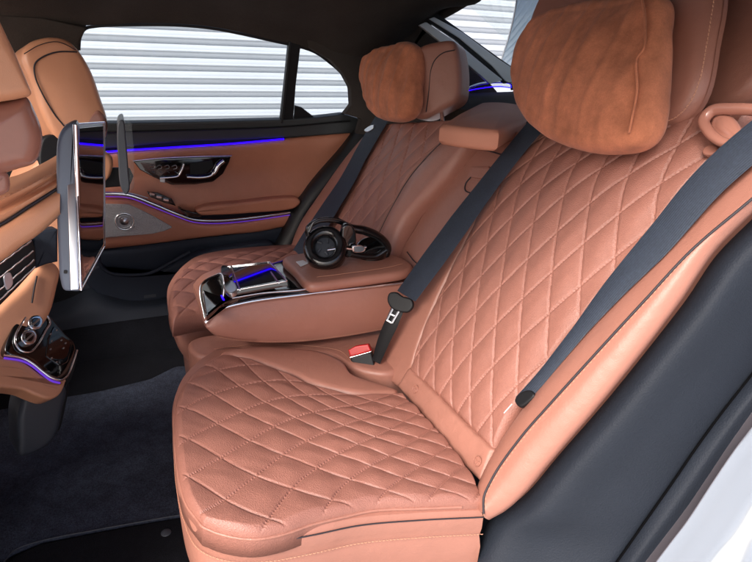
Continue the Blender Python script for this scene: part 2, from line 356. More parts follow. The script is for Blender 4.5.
# near-side thick bolster with dark seam
wL = pts([(481, 508), (479, 490), (488, 466), (503, 439), (531, 398), (568, 352), (616, 298), (667, 246), (720, 190), (775, 130)], BACK, .010)
wS = pts([(485, 514), (484, 503), (494, 478), (522, 438), (550, 406), (599, 352), (647, 300), (694, 250), (752, 201), (800, 160)], BACK, .050)
wR = pts([(491, 521), (504, 514), (521, 499), (552, 462), (600, 406), (647, 348), (684, 299), (716, 252), (750, 217), (806, 165)], BACK, .026)
A = [curve(q, 160) for q in (wL, wS, wR)]
rows = [A[0]-BACK[1]*.05, A[0]-BACK[1]*.012, A[0]+(A[1]-A[0])*.12+BACK[1]*.006, A[0]+(A[1]-A[0])*.5+BACK[1]*.012, A[1]+BACK[1]*.002, A[1]+(A[2]-A[1])*.1+BACK[1]*.004, A[1]+(A[2]-A[1])*.45+BACK[1]*.010, A[1]+(A[2]-A[1])*.85+BACK[1]*.004, A[2]+V(.008, .008, -.004), A[2]+V(.03, .03, -.02), A[2]+V(.09, .05, -.05)]
sb = loft('wing_bolster', rows, M['leather_smooth'], S1, n=160, nv=60)
tube('seam', A[1][::6]+BACK[1]*.0035, .0019, M['dark_thread'], S1, num=200)
stitches('stitching', [q+BACK[1]*.003+V(0, -.0, 0) for q in (A[1]+(A[2]-A[1])*.07)[::8]], M['thread'], S1, nrm=BACK[1], step=.008, r=.0006)
stitches('stitching', [q+BACK[1]*.011 for q in (A[0]+(A[1]-A[0])*.28)[95::6]], M['thread'], S1, nrm=BACK[1], step=.006, r=.0007)
# headrest
hn = unit(V(-.95, 0, .2)); HP = (V(.79, 0, 1.0), hn)
hr = prism('headrest', pts([(540, 122), (522, 90), (520, 40), (545, -20), (620, -45), (700, -48), (716, -10), (709, 40), (699, 90), (684, 114), (650, 128), (590, 130)], HP), hn, .05, M['leather_smooth'], S1, r=.03, crown=.006, n=96)
hs = [(705, -30), (714, -8), (711, 20), (706, 50), (700, 80), (690, 103), (675, 118), (655, 124)]
stitches('stitching', pts(hs, HP, .001), M['thread'], hr, nrm=hn, step=.006, r=.0009)
HP2 = (V(.885, 0, 1.0), hn)
prism('headrest_shell', pts([(585, 88), (580, 30), (620, -30), (760, -32), (800, 0), (775, 50), (757, 84), (732, 104), (690, 108), (630, 100)], HP2), hn, .05, M['leather_smooth'], hr, r=.022, crown=.004)
HPp = (V(.82, 0, .9), hn)
for q in ((600, 125), (668, 122)):
    c = pt(q[0], q[1], HPp); tube('post', [c, c+V(-.02, 0, -.10)], .006, M['chrome'], hr, num=4)
# belt guide loop on the shoulder
gp = (BACK[0]+BACK[1]*.045, BACK[1])
tube('belt_guide', pts([(748, 152), (735, 146), (720, 141), (709, 132), (704, 120), (712, 111), (735, 109), (775, 113), (800, 122)], gp), [.009]*60, M['leather_gloss'], S1, num=60, n=14, flat=.8)
prism('guide_pad', pts([(712, 116), (726, 112), (738, 124), (741, 134), (730, 141), (718, 140), (708, 130)], gp, -.004), gp[1], .025, M['leather_gloss'], S1, r=.010, crown=.004)
prism('guide_stud', pts([(703, 148), (710, 144), (717, 147), (717, 152), (709, 155), (702, 153)], BACK, .028), BACK[1], .012, M['leather_gloss'], S1, r=.003)

# suede cushion
PN = unit(V(-.93, -.02, .30)); PP = (V(.695, 0, .97), PN)
K1 = thing('neck_pillow', (.72, 0, .86), 'large brown suede pillow strapped over the foreground headrest', 'pillow', 'suede headrest pillows')
def pillow(root, out, plane, thick, seampx, r=.03):
    v, f = prprism(pts(out, plane), plane[1], thick, r, .022, True, 220, True, 12, 45)
    o = mk('cushion', v, f, M['suede'], root)
    return o
pc = pillow(K1, [(507, 90), (506, 62), (512, 38), (528, 16), (560, 1), (620, -10), (654, -10), (656, 20), (654, 60), (651, 100), (644, 128), (630, 142), (598, 148), (564, 144), (534, 131), (515, 112)], PP, .065, None, .028)
sm = pts([(641, -6), (645, 20), (643, 50), (637, 58), (637, 90), (632, 118), (629, 133)], PP, .004)
tube('seam', sm, .0021, M['suede'], pc, num=60)
# shaping creases of the pillow: gentle vertical furrows
me = pc.data; co = np.zeros(len(me.vertices)*3); me.vertices.foreach_get('co', co); co = co.reshape(-1, 3)
def furrow(co, amp=.0019, seed=0):
    y = co[:, 1]; z = co[:, 2]
    h = amp*(.9-2.0*np.exp(-((((y+.006*np.sin(z*24+seed)+.004*np.sin(y*70))/.052+seed*.3) % 1-.5)/.16)**2))+.3*amp*np.sin(y*58+1.5*np.sin(z*14+seed)+seed)
    co[:, 0] += h*(.6+.4*np.sin(z*9)); return co
me.vertices.foreach_set('co', furrow(co).ravel()); me.update()

# ================================================================== FAR REAR SEAT
S2 = thing('rear_seat', (.25, .8, .02), 'quilted cognac rear seat on the far side behind the centre armrest', 'car seat', 'quilted rear seats')
cB = pts([(173, 317), (200, 312), (240, 308), (300, 300), (360, 285)], CUSH, .012)
cT = pts([(182, 271), (200, 261), (220, 257), (236, 254), (270, 250), (310, 243)], CUSH, .012)
cL = pts([(173, 317), (169, 303), (170, 288), (182, 271)], CUSH, .012); cR = pts([(360, 285), (335, 265), (310, 243)], CUSH, .012)
fp = patch('seat_pad', cB, cT, cL, cR, M['leather_perf'], S2, 220, 200, face=V(0, 0, 1), r=.02, thick=.035, crown=.03, disp=quilt(.10, .10, amp=.0065, sx=.1, sy=.2))
top2 = pts([(300, 305), (240, 312), (203, 317), (180, 320), (170, 312), (167, 298), (169, 284), (181, 268), (200, 257), (240, 250), (300, 245)], CUSH, -.012)
C2 = V(.27, .78, .35)
def ring2(f, dz): return [C2*V(1, 1, 0)+(q-C2)*V(f, f, 0)+V(0, 0, q[2]+dz) for q in top2]
loft('seat_body', [ring2(.6, .02), ring2(.95, .012), ring2(1, -.002), ring2(.985, -.012), ring2(1, -.02), ring2(1.0, -.06), ring2(.95, -.12), ring2(.9, -.15), ring2(.88, -.33)], M['leather_smooth'], S2, n=120)
# backrest
qL = pts([(300, 262), (318, 236), (333, 208), (350, 178), (364, 155), (380, 123)], BACK, .012)
qR = pts([(366, 262), (386, 218), (407, 181), (424, 160), (442, 142), (470, 118)], BACK, .012)
patch('backrest_quilt', [qL[0], pt(335, 262, BACK, .012), qR[0]], [qL[-1], pt(420, 121, BACK, .012), qR[-1]], qL, qR, M['leather_perf'], S2, 220, 300, face=BACK[1], r=.012, thick=.05, crown=.014, disp=quilt(.075, .150, amp=.0045, sx=.4, sy=.2))
rL = pts([(368, 262), (388, 218), (409, 181), (426, 160), (444, 142), (472, 118)], BACK, .016)
rM = pts([(377, 262), (397, 222), (421, 187), (440, 166), (459, 148), (486, 122)], BACK, .026)
rR = pts([(386, 266), (405, 224), (430, 194), (447, 175), (466, 152), (493, 126)], BACK, .010)
A = [curve(q, 100) for q in (rL, rM, rR)]
loft('backrest_bolster', [A[0]-BACK[1]*.02, A[0]+BACK[1]*.002, (A[0]+A[1])/2+BACK[1]*.01, A[1], (A[1]+A[2])/2+BACK[1]*.006, A[2], A[2]-BACK[1]*.05], M['leather_smooth'], S2, n=100, nv=30)
tube('seam', A[0][::6]+BACK[1]*.004, .0017, M['dark_thread'], S2, num=120)
tube('seam', (A[0]+(A[1]-A[0])*.35)[::6]+BACK[1]*.008, .0012, M['dark_thread'], S2, num=120)
stitches('stitching', (A[0]+(A[1]-A[0])*.18)[::6]+BACK[1]*.007, M['thread'], S2, nrm=BACK[1], step=.006, r=.0008)
# inner flank beside the middle backrest
fl = pts([(386, 268), (405, 226), (430, 196), (447, 177), (466, 154), (493, 128)], BACK, .002); fl2 = pts([(405, 280), (420, 236), (437, 205), (452, 180), (470, 150), (496, 120)], BACK, -.05)
loft('flank', [fl, fl2], M['leather'], S2, n=60, nv=8)
oL = pts([(285, 262), (298, 226), (318, 196), (346, 157), (372, 126)], BACK, .006); oR = pts([(306, 262), (322, 236), (337, 208), (353, 178), (382, 124)], BACK, .012)
patch('backrest_bolster', [oL[0], oR[0]], [oL[-1], oR[-1]], oL, oR, M['leather_smooth'], S2, 20, 80, face=BACK[1], r=.01, thick=.06, crown=.01)
# headrest and pillow
hp = (V(.78, .76, .95), hn)
h2 = prism('headrest', pts([(412, 116), (409, 80), (412, 52), (421, 45), (436, 41), (453, 41), (459, 60), (460, 84), (457, 100), (440, 111), (422, 119)], (V(.75, .62, .95), unit(V(-.75, -.62, .15)))), unit(V(-.75, -.62, .15)), .10, M['leather_smooth'], S2, r=.02, crown=.004, n=96)
hpl = (V(.75, .62, .95), unit(V(-.75, -.62, .15)))
tube('seam', pts([(426, 112), (429, 90), (431, 70), (435, 60), (443, 53), (455, 50)], hpl, .003), .0014, M['dark_thread'], h2, num=60)
tube('post', [pt(441, 106, BACK, -.01), pt(443, 125, BACK, -.01)], .006, M['chrome'], h2, num=4)
K2 = thing('neck_pillow', (.69, .78, .86), 'small brown suede pillow on the far rear headrest', 'pillow', 'suede headrest pillows')
PP2 = (V(.675, .78, .95), unit(V(-.97, -.05, .2)))
p2 = pillow(K2, [(359, 92), (358, 62), (369, 49), (388, 43), (403, 40), (409, 48), (409, 80), (406, 108), (400, 117), (384, 120), (367, 112)], PP2, .06, None, .025)
me = p2.data; co = np.zeros(len(me.vertices)*3); me.vertices.foreach_get('co', co); me.vertices.foreach_set('co', furrow(co.reshape(-1, 3), .004, 1).ravel()); me.update()

# ================================================================== MIDDLE BACKREST
MBK = thing('middle_seat', (.35, .4, .02), 'narrow smooth middle seat with folded down armrest between the two rear seats', 'car seat')
mL = pts([(388, 290), (398, 256), (418, 222), (440, 178), (464, 130)], BACK, -.02); mR = pts([(440, 300), (455, 262), (480, 222), (500, 185), (530, 130)], BACK, -.012)
mb_ = patch('backrest_panel', [mL[0], mR[0]], [mL[-1], mR[-1]], mL, mR, M['leather_smooth'], MBK, 40, 90, face=BACK[1], r=.008, thick=.06, crown=.006)
tube('fold_line', pts([(469, 147), (485, 150), (503, 155)], BACK, -.006), .0016, M['dark_thread'], mb_, num=20)
tube('fold_line', pts([(407, 252), (415, 262), (425, 268)], BACK, -.006), .0014, M['dark_thread'], mb_, num=20)
prism('latch_recess', pts([(471, 166), (489, 166), (484, 182), (480, 193), (466, 192), (464, 186)], BACK, -.003), BACK[1], .01, M['leather'], mb_, r=.002, smooth=False)
prism('pull_tab', pts([(473, 167), (492, 168), (486, 179), (470, 177)], BACK, .001), BACK[1], .006, M['leather_smooth'], mb_, r=.002, smooth=False)
tube('latch_rim', pts([(471, 177), (466, 183), (465, 190), (472, 193), (480, 192)], BACK, .000), .0016, M['dark_thread'], mb_, num=30)
# folded middle head restraint
tz = Z(.872)
prism('head_restraint', pts([(440, 124), (458, 113), (481, 102), (512, 91), (548, 95), (545, 110), (529, 118), (512, 124), (499, 130.5), (480, 129), (456, 126.5)], tz), V(0, 0, 1), .044, M['leather_soft'], MBK, r=.014, crown=.003, smooth=False, n=160)

# ================================================================== CENTRE ARMREST
yn = Y(.285)
sideB = pts([(206, 328), (215, 336), (244, 342), (292, 343), (340, 338), (385, 330), (440, 318)], yn); sideT = pts([(206, 324), (218, 312), (244, 304), (308, 295), (350, 290), (401, 284), (440, 279)], yn)
z0 = .50
w_ = V(0, .24, 0)
# body: cross sections along its length, near side to far side
Bc, Tc = curve(sideB, 70), curve(sideT, 70)
rows = [Tc+w_, Tc+w_*.5, Tc+V(0, .006, .0), Tc+V(0, -.001, -.006), (Tc+Bc)/2+V(0, -.007, 0), Bc*.85+Tc*.15+V(0, -.004, 0), Bc+V(0, .004, 0), Bc+V(0, .03, -.006), Bc+w_*.9+V(0, 0, -.006), Bc+w_, Tc+w_]
body = AR = loft('armrest', rows, M['leather_smooth'], MBK, n=70)
tip = np.array([curve(r, 70)[0] for r in rows]); 
mk('end_cap', tip, [tuple(range(len(tip)))], M['leather_smooth'], AR)
stitches('stitching', [Bc[i]*.93+Tc[i]*.07+V(0, -.006, 0) for i in range(4, 70, 4)], M['thread'], AR, nrm=V(0, -1, 0), step=.006, r=.0005)
tube('chrome_trim', [q+V(0, -.001, .0035) for q in sideT[:6]]+[sideT[6]+V(0, -.001, .0035)], .0046, M['chrome'], AR, num=100, n=12)
# lid
lz = Z(.545)
zl = pt(308, 291, yn)[2]+.03
lz = Z(zl)
lid = prism('armrest_lid', pts([(283, 257), (300, 252.5), (330, 251), (370, 249), (405, 258), (413, 266), (405, 271), (380, 275), (345, 279.5), (311, 283.5), (304, 281), (294, 270)], lz), V(0, 0, 1), .026, M['leather_smooth'], AR, r=.012, crown=.002, n=120)
tube('chrome_trim', [q+V(0, .004, .012) for q in curve(sideT, 60)[25:58:4]], .0022, M['gloss_black'], AR, num=60)
prism('badge', pts([(296, 261.5), (303, 260), (308.5, 263), (300.5, 266)], lz, .0035), V(0, 0, 1), .002, M['tagwhite'], AR, r=.0005, smooth=False, n=32)
stitches('stitching', pts([(318, 277), (350, 273), (385, 268), (402, 264)], lz, .003), M['thread'], AR, nrm=V(0, 0, 1), step=.005, r=.0005)
# tray in front of the lid
zt = Z(zl-.022)
prism('tray', pts([(202, 288), (209, 277), (222, 272), (262, 266), (285, 259), (298, 276), (310, 288), (270, 291), (240, 296), (221, 303), (206, 316)], zt), V(0, 0, 1), .014, M['gloss_black'], AR, r=.004, smooth=False, n=140)
fo = pts([(200, 287), (204, 281), (213, 276), (222, 274), (224, 290), (219, 309), (207, 322), (203, 310)], (pt(210, 300, yn)+V(0, .05, 0), unit(V(-.8, -.5, .35))))
prism('tray_front', fo, unit(V(-.8, -.5, .35)), .02, M['gloss_black'], AR, r=.003, n=80)
tube('chrome_trim', fo, .0014, M['chrome'], AR, num=100, closed=True)
def mirror(px, py, pl, T):
    p = pt(px, py, pl); return (p, unit(unit(T-p)-unit(p-CAM)))
zd = mirror(255, 275, Z(zl+.004), pt(225, 145, Y(1.2))); print('tablet n', zd)
dc = [(224, 267), (270, 262), (287, 281), (231, 291)]
dk = prism('tablet', pts(dc, zd, .004), zd[1], .012, M['screen'], AR, r=.002, smooth=False, n=80)
tube('rim', pts([(q[0], q[1]) for q in dc], zd, .005), .0016, M['chrome'], AR, num=120, closed=True, smooth=False)
tube('divider', pts([(231, 266), (240, 290)], zd, .006), .0017, M['chrome'], AR, num=8)
tube('divider', pts([(271, 272), (279, 283)], zd, .006), .0015, M['chrome'], AR, num=8)
prism('grip', pts([(224, 282), (231, 280), (236, 290), (230, 293)], zd, .009), zd[1], .012, M['satin'], AR, r=.003, n=40)
prism('hinge', pts([(222, 265), (228, 266), (232, 276), (226, 280), (221, 273)], zd, .010), zd[1], .014, M['gloss_black'], AR, r=.003, n=40)
tube('rim', pts([(232, 298), (262, 293), (300, 290), (312, 288)], zt, .002), .0025, M['chrome'], AR, num=40)
tube('light_strip', pts([(221, 283), (220, 292), (224, 300)], zt, .002), .0016, M['blue'], AR, num=20)
# seat section under the armrest
MC = MBK
mc = pts([(188, 342), (200, 336), (260, 330), (380, 318), (430, 330), (392, 372), (352, 366), (330, 354), (280, 350), (200, 356)], Z(.325))
prism('cushion_top', mc, V(0, 0, 1), .30, M['leather_smooth'], MC, r=.012, n=120)
stitches('stitching', pts([(215, 349), (260, 344), (310, 346), (340, 351), (352, 362)], Z(.327)), M['thread'], MC, step=.006, r=.0005)

# ================================================================== BELTS
def strap(root, line, plane, wid, wdir_px, m=None, th=.0014, num=80):
    c = [pt(q[0], q[1], plane, q[2]) for q in line]
    w = [pt(q[0]+a[0]/2, q[1]+a[1]/2, plane, q[2])-pt(q[0]-a[0]/2, q[1]-a[1]/2, plane, q[2]) for q, a in zip(line, wdir_px)]
    return ribbon('webbing', c, w, plane[1], th, m or M['webbing'], root, num)
B1 = thing('seat_belt', (.66, -.2, .6), 'blue-grey belt over the near wing of the foreground seat', 'seat belt', 'rear seat belts')
strap(B1, [(790, 112, .07), (745, 148, .06), (706, 184, .055), (660, 238, .05), (612, 291, .045), (566, 347, .04), (540, 379, .035), (520, 401, .03)], BACK, 0,
      [(26, 24), (26, 24), (25, 22), (22, 20), (19, 12), (12, 8), (9, 8), (9, 8)])
prism('stopper', pts([(514, 400), (520, 392), (530, 390), (534, 395), (528, 402), (519, 407)], BACK, .038), BACK[1], .012, M['black_plastic'], B1, r=.004, n=40)
tube('stitched_end', pts([(504, 413), (512, 404)], BACK, .032), .001, M['tagwhite'], B1, num=6)
B2 = thing('seat_belt', (.6, .25, .5), 'blue-grey belt crossing from under the big pillow to its black tongue by the armrest', 'seat belt', 'rear seat belts')
strap(B2, [(548, 112, .02), (532, 130, .035), (512, 154, .04), (469, 210, .05), (439, 251, .058), (406, 296, .07)], BACK, 0, [(14, 10), (14, 10), (15, 11), (18, 12), (19, 12), (18, 11)])
tp = (pt(400, 304, BACK, .072), unit(V(-.6, -.55, .4)))
tg = prism('tongue_holder', pts([(389, 293), (396, 292), (402, 296), (411, 299), (413, 306), (408, 312), (400, 312), (391, 308), (387, 300)], tp, .006), tp[1], .012, M['black_plastic'], B2, r=.004, n=60)
b = MB()
for a in ([(393, 308), (387, 320)], [(399, 311), (392, 323)], [(393, 308), (399, 311)], [(387, 320), (392, 323)], [(390, 314), (395, 316)]):
    b.add(*ptube(pts(a, tp, .001), .0032, 6))
b.build('tongue', M['satin'], tg)
strap(B2, [(398, 308, 0), (392, 322, -.006), (384, 340, -.02), (376, 362, -.04)], tp, 0, [(12, 5), (13, 5), (11, 5), (8, 4)], M['black_plastic'])
B3 = thing('seat_belt', (.6, .95, .5), 'grey belt running down the far rear seat towards the door', 'seat belt', 'rear seat belts')
strap(B3, [(386, 112, .02), (376, 128, .03), (362, 152, .035), (346, 182, .04), (328, 210, .045), (312, 236, .05), (300, 256, .04)], BACK, 0, [(12, 6), (12, 6), (12, 6), (13, 7), (15, 7), (17, 8), (17, 8)])
prism('belt_slot', pts([(364, 130), (369, 126), (374, 125), (372, 129), (367, 132)], BACK, .036), BACK[1], .006, M['satin'], B3, r=.002, n=30)
BK = thing('belt_buckle', (.45, .22, .33), 'black belt buckle with red release button beside the middle cushion', 'buckle')
bpl = (pt(362, 362, Y(.20)), unit(V(-.55, -.75, .35)))
prism('buckle_body', pts([(350, 357), (371, 352), (374, 364), (376, 378), (362, 381), (353, 377)], bpl), bpl[1], .022, M['black_plastic'], BK, r=.004, smooth=False, n=60)
prism('release_button', pts([(348, 350), (355, 346), (368, 344), (371, 351), (350, 357)], bpl, .001), bpl[1], .020, M['red'], BK, r=.003, smooth=False, n=60)
tube('rim', pts([(350, 357.5), (359, 355), (371, 351.5)], bpl, .001), .0014, M['chrome'], BK, num=20)

# ================================================================== HEADPHONES
HD = thing('headphones', (.42, .4, zl), 'glossy black over-ear headphones lying on the armrest lid', 'headphones')
def torus(c, n, R, r, m, name, parent, sq=1.0, e=None, nu=48):
    n = unit(n); e1 = unit(np.cross(n, V(0, 0, 1))); e2 = np.cross(n, e1)
    v, f = ptube([c+R*(e1*math.cos(t)+e2*sq*math.sin(t)) for t in np.linspace(0, 2*math.pi, nu, endpoint=False)], r, 14, True); return mk(name, v, f, m, parent)
M['pad_black'] = mat('ear_pad', lin(14, 14, 16), .16, bump=[('noise', 300, .4, .001)], coat=.3)
hpn = unit(V(-.28, -.68, .66)); hc = pt(325, 247, (pt(325, 270, lz)+V(0, .02, 0), V(0, -1, 0)))
def disc(c, n, R, t, m, name, parent, r=.004, sq=1.0, crown=0):
    n = unit(n); e1 = unit(np.cross(n, V(0, 0, 1))); e2 = np.cross(n, e1)
    return prism(name, [c+R*(e1*math.cos(a)+e2*sq*math.sin(a)) for a in np.linspace(0, 2*math.pi, 24, endpoint=False)], n, t, m, parent, r=r, crown=crown, n=48)
ec = disc(hc-hpn*.010, hpn, .052, .034, M['gloss_black'], 'ear_cup', HD, r=.010, crown=.0)
torus(hc-hpn*.002, hpn, .038, .0145, M['pad_black'], 'ear_pad', ec, 1.08)
disc(hc-hpn*.006, hpn, .028, .004, M['grey_plastic'], 'driver_cover', ec, r=.001, crown=.002)
b = MB()
for a in range(5):
    t = a*1.25+.4; e1 = unit(np.cross(hpn, V(0, 0, 1))); e2 = np.cross(hpn, e1)
    b.add(*ptube([hc+hpn*(.0)+.012*(e1*math.cos(t)+e2*math.sin(t)), hc+.022*(e1*math.cos(t+.3)+e2*math.sin(t+.3))], .0028, 6))
b.build('driver_ribs', M['grey_plastic'], ec)
hc2 = pt(371, 252, (hc+V(0, .03, 0), V(0, -1, 0))); n2 = unit(V(-.2, -.45, .85))
ec2 = disc(hc2+V(0, 0, .014), n2, .041, .036, M['gloss_black'], 'ear_cup', HD, r=.012, crown=.004)
torus(hc2-n2*.026, n2, .027, .010, M['pad_black'], 'ear_pad', ec2)
bp_ = (hc+V(0, .03, 0), V(0, -1, 0))
tube('headband', pts([(309, 240), (308, 228), (318, 221), (338, 221), (352, 228), (366, 231), (380, 238), (387, 248), (383, 258)], bp_, 0), list(np.interp(np.arange(60), [0, 25, 34, 60], [.007, .009, .014, .015])), M['pad_black'], HD, n=14, flat=.8)
tube('headband_rim', pts([(309, 232), (315, 221), (335, 219), (348, 224)], bp_, .008), .003, M['gloss_black'], HD, num=40)
tube('yoke', pts([(327, 250), (342, 248), (352, 249), (366, 247)], (hc, V(0, -1, 0)), .014), .0036, M['chrome'], HD, num=30)
prism('slider', pts([(353, 246.5), (362, 246), (366, 249), (364, 252), (353, 252)], (hc, V(0, -1, 0)), .018), V(0, -1, 0), .008, M['chrome'], HD, r=.002, n=30)
prism('hinge', pts([(344, 226), (351, 225), (356, 232), (354, 254), (347, 258), (343, 250)], (hc, V(0, -1, 0)), .006), V(0, -1, 0), .018, M['gloss_black'], HD, r=.004, n=50)
tube('hinge_arm', pts([(350, 254), (362, 256), (376, 256), (386, 250)], (hc, V(0, -1, 0)), .010), .008, M['pad_black'], HD, num=30)

# ================================================================== FAR REAR DOOR
DR = thing('rear_door', (.2, 1.22, .05), 'closed far rear door with cognac trim, blue light line and dark pocket', 'car door')
D = Y(1.2)
def dslab(name, out, off, th, m, parent=DR, r=.006, smooth=False, n=120, crown=0.0): return prism(name, pts(out, D, off), D[1], th, m, parent, r=r, smooth=smooth, n=n, crown=crown)
# upper leather panel as a curved loft (bulges towards the cabin at the middle)
ru = [(20, 160), (105, 154), (180, 147.5), (235, 144.5), (285, 139.5), (330, 135), (358, 132)]
rl = [(20, 196), (105, 196), (130, 198), (153, 207), (178, 216), (195, 222), (250, 221), (292, 214), (300, 208)]
pu = curve(pts(ru, D, .0), 80); pm = curve(pts([(20, 180), (105, 178), (180, 176), (240, 173), (285, 171), (322, 170)], D, -.012), 80); pd = curve(pts([(20, 192), (105, 192), (135, 197), (160, 205), (195, 208), (250, 206), (303, 196)], D, .004), 80)
loft('upper_trim', [pu+V(0, .03, 0), pu, pm, pd, pd+V(0, .02, -.03)], M['door_leather'], DR, n=80, nv=30)
dslab('backing', [(20, 215), (20, 130), (360, 120), (356, 135), (330, 172), (300, 215), (278, 260), (276, 262), (90, 310), (20, 320)], -.018, .04, M['black_plastic'])
lo_u = curve(pts([(20, 203), (105, 200), (130, 200), (153, 208), (178, 218), (195, 223.5), (216, 225), (250, 222), (292, 214)], D, .014), 80)
lo_d = curve(pts([(20, 255), (105, 248), (153, 243), (193, 238), (230, 234), (260, 231), (290, 225)], D, .010), 80)
loft('lower_trim', [lo_u+V(0, .03, 0), lo_u, (lo_u+lo_d)/2+V(0, -.006, 0), lo_d, lo_d+V(0, .03, -.01)], M['door_leather'], DR, n=80, nv=24)
# armrest pad
arm = pts([(196, 210), (204, 206.5), (240, 202), (297, 197.5), (302, 201), (297, 208), (250, 214), (214, 216), (200, 215)], D, .055)
dslab('armrest_pad', [(196, 211), (204, 207), (240, 203), (297, 198.5), (301, 202), (296, 208), (250, 213.5), (214, 215.5), (200, 215)], .05, .06, M['door_leather'], r=.010, smooth=True)
tube('chrome_trim', pts([(20, 198), (105, 193.5), (129, 195), (153, 204), (177, 214), (193, 219.5), (215, 221), (247, 218.5), (290, 212.5)], D, .022), .0056, M['chrome'], DR, num=120, n=12, flat=1.2)
tube('light_strip', pts([(105, 196.5), (129, 198), (153, 207), (177, 216.5), (193, 222), (215, 223.6), (247, 221.2), (290, 215)], D, .021), .0012, M['violet'], DR, num=120)
tube('light_strip', pts([(20, 157), (105, 152), (127, 150.3), (180, 147), (233, 143.6), (284, 139)], D, .006), .0028, M['blue'], DR, num=80, flat=1.0)
tube('chrome_trim', pts([(105, 193), (129, 193), (148, 198)], D, .040), .002, M['satin'], DR, num=30)
# switch panel
sp = dslab('switch_panel', [(133, 161), (160, 158.5), (200, 157), (231, 156.5), (229, 163), (223, 174), (213, 182), (195, 184.5), (172, 185), (155, 178), (140, 170)], .010, .02, M['gloss_black'], r=.003)
tube('rim', pts([(133, 161), (160, 158.3), (200, 156.6), (232, 156)], D, .014), .0016, M['chrome'], sp, num=40)
tube('door_handle', pts([(187, 177), (200, 177.5), (210, 176), (215, 172), (219, 165), (224, 161)], D, .024), [.0045]*30+[.0065]*20, M['chrome'], sp, num=50, n=12)
dslab('handle_cup', [(190, 163), (212, 160), (214, 166), (206, 174), (190, 175)], .013, .004, M['black_plastic'], sp, r=.002)
tube('lever', pts([(160, 178), (170, 177.5), (178, 176), (182, 170), (184, 164)], D, .020), .0034, M['chrome'], sp, num=40)
b = MB()
for k in range(4):
    q = (149+k*7.6, 166.5); b.add(*ptube(curve(pts([(q[0], q[1]), (q[0]+4, q[1]-1.2), (q[0]+5, q[1]+1.5), (q[0]+1.5, q[1]+2.6)], D, .014), 14), .0011, 6))
    b.add(*ptube(curve(pts([(q[0]+3, q[1]+5), (q[0]+5.5, q[1]+6.5)], D, .014), 4), .0012, 6))
b.build('seat_buttons', M['satin'], sp)
dslab('lock_button', [(160, 177), (165, 177), (165, 183), (160, 182)], .017, .006, M['satin'], sp, r=.001)
# window switches on the ledge
ws = dslab('window_switch', [(147, 192), (158, 193), (172, 199), (176, 206), (164, 203), (150, 197)], .045, .02, M['gloss_black'], r=.003)
b = MB()
for q in ((152, 194), (159, 197), (166, 200)):
    c = pt(q[0], q[1], D, .05); b.add(*pbox(c, (V(1, 0, -.3), V(0, 1, 0), V(.3, 0, 1)), (.016, .008, .006)))
b.build('switch_caps', M['chrome'], ws)
dslab('ledge_trim', [(178, 208), (192, 212), (206, 214), (200, 218), (188, 217)], .035, .02, M['gloss_black'], r=.003)
# speaker
sk = dslab('speaker', [(20, 208), (105, 204), (129, 204.5), (141, 210), (153, 216), (173, 227.5), (165, 231), (153, 234), (105, 238), (20, 245)], .024, .012, M['mesh'], r=.003)
c = pt(124.5, 221.5, D, .026)
torus(c, D[1], .029, .0026, M['chrome'], 'speaker_ring', sk); torus(c, D[1], .021, .0016, M['satin'], 'speaker_ring', sk)
prism('speaker_cone', [c+V(.014*math.cos(t), 0, .014*math.sin(t)) for t in np.linspace(0, 6.28, 16, endpoint=False)], D[1], .004, M['satin'], sk, r=.001, crown=.004, n=40)
# lower dark panel and pocket
lu = curve(pts([(20, 258), (105, 250), (153, 245), (193, 240), (260, 232), (292, 226)], D, .002), 70)
lm = curve(pts([(20, 290), (105, 276), (150, 274), (190, 262), (240, 252), (285, 248)], D, .0), 70); lb = curve(pts([(20, 320), (85, 292), (124, 305), (167, 300), (230, 288), (280, 280)], D, .006), 70)
loft('lower_panel', [lu+V(0, .02, 0), lu, lm, lb, lb+V(0, .05, -.01)], M['plastic'], DR, n=70, nv=20)
pk = pts([(84, 278), (98, 266), (104, 271), (118, 277), (150, 275), (178, 262), (205, 252), (240, 246), (272, 243), (276, 250), (272, 262), (230, 278), (168, 298), (140, 303), (120, 303), (96, 294)], D, .05)
prism('door_pocket', pk, D[1], .05, M['plastic'], DR, r=.016, n=160, smooth=True)
tube('pocket_lip', pts([(98, 250), (101, 266), (110, 273), (128, 275), (150, 273), (172, 262), (190, 252)], D, .052), .006, M['plastic'], DR, num=80)
prism('badge', pts([(144, 295.5), (156, 294), (156, 297), (144, 298.5)], D, .052), D[1], .002, M['grey_plastic'], DR, r=.0004, smooth=False, n=24)
# window
DW = (V(0, 1.2, .75), unit(V(0, -1, -.28)))
def wslab(name, out, off, th, m, parent=DR, r=.003, smooth=False, n=120): return prism(name, pts(out, DW, off), DW[1], th, m, parent, r=r, smooth=smooth, n=n)
wslab('window_sill', [(20, 124), (110, 123.5), (180, 122.5), (283, 120), (315, 118), (345, 114.5), (362, 120), (358, 133), (284, 138), (180, 142), (105, 149), (20, 152)], .015, .03, M['sill'], r=.005)
tube('sill_lip', pts([(20, 133), (110, 132), (200, 130), (283, 127), (350, 121)], DW, .018), .003, M['black_plastic'], DR, num=60)
wslab('window_pane', [(55, 24), (160, 22), (212, 26), (250, 34), (290, 43), (283, 124), (180, 126), (55, 128)], .000, .004, M['glass'], r=.001)
wslab('quarter_pane', [(299, 46), (315, 50), (330, 60), (346, 74), (353, 90), (352, 106), (344, 116), (292, 122)], .000, .004, M['glass'], r=.001)
wslab('window_divider', [(289, 40), (301, 44), (296, 85), (293, 124), (280, 124), (285, 80)], .012, .02, M['black_plastic'])
tube('divider_seal', pts([(290, 42), (286, 80), (282, 123)], DW, .016), .004, M['rubber'], DR, num=20)
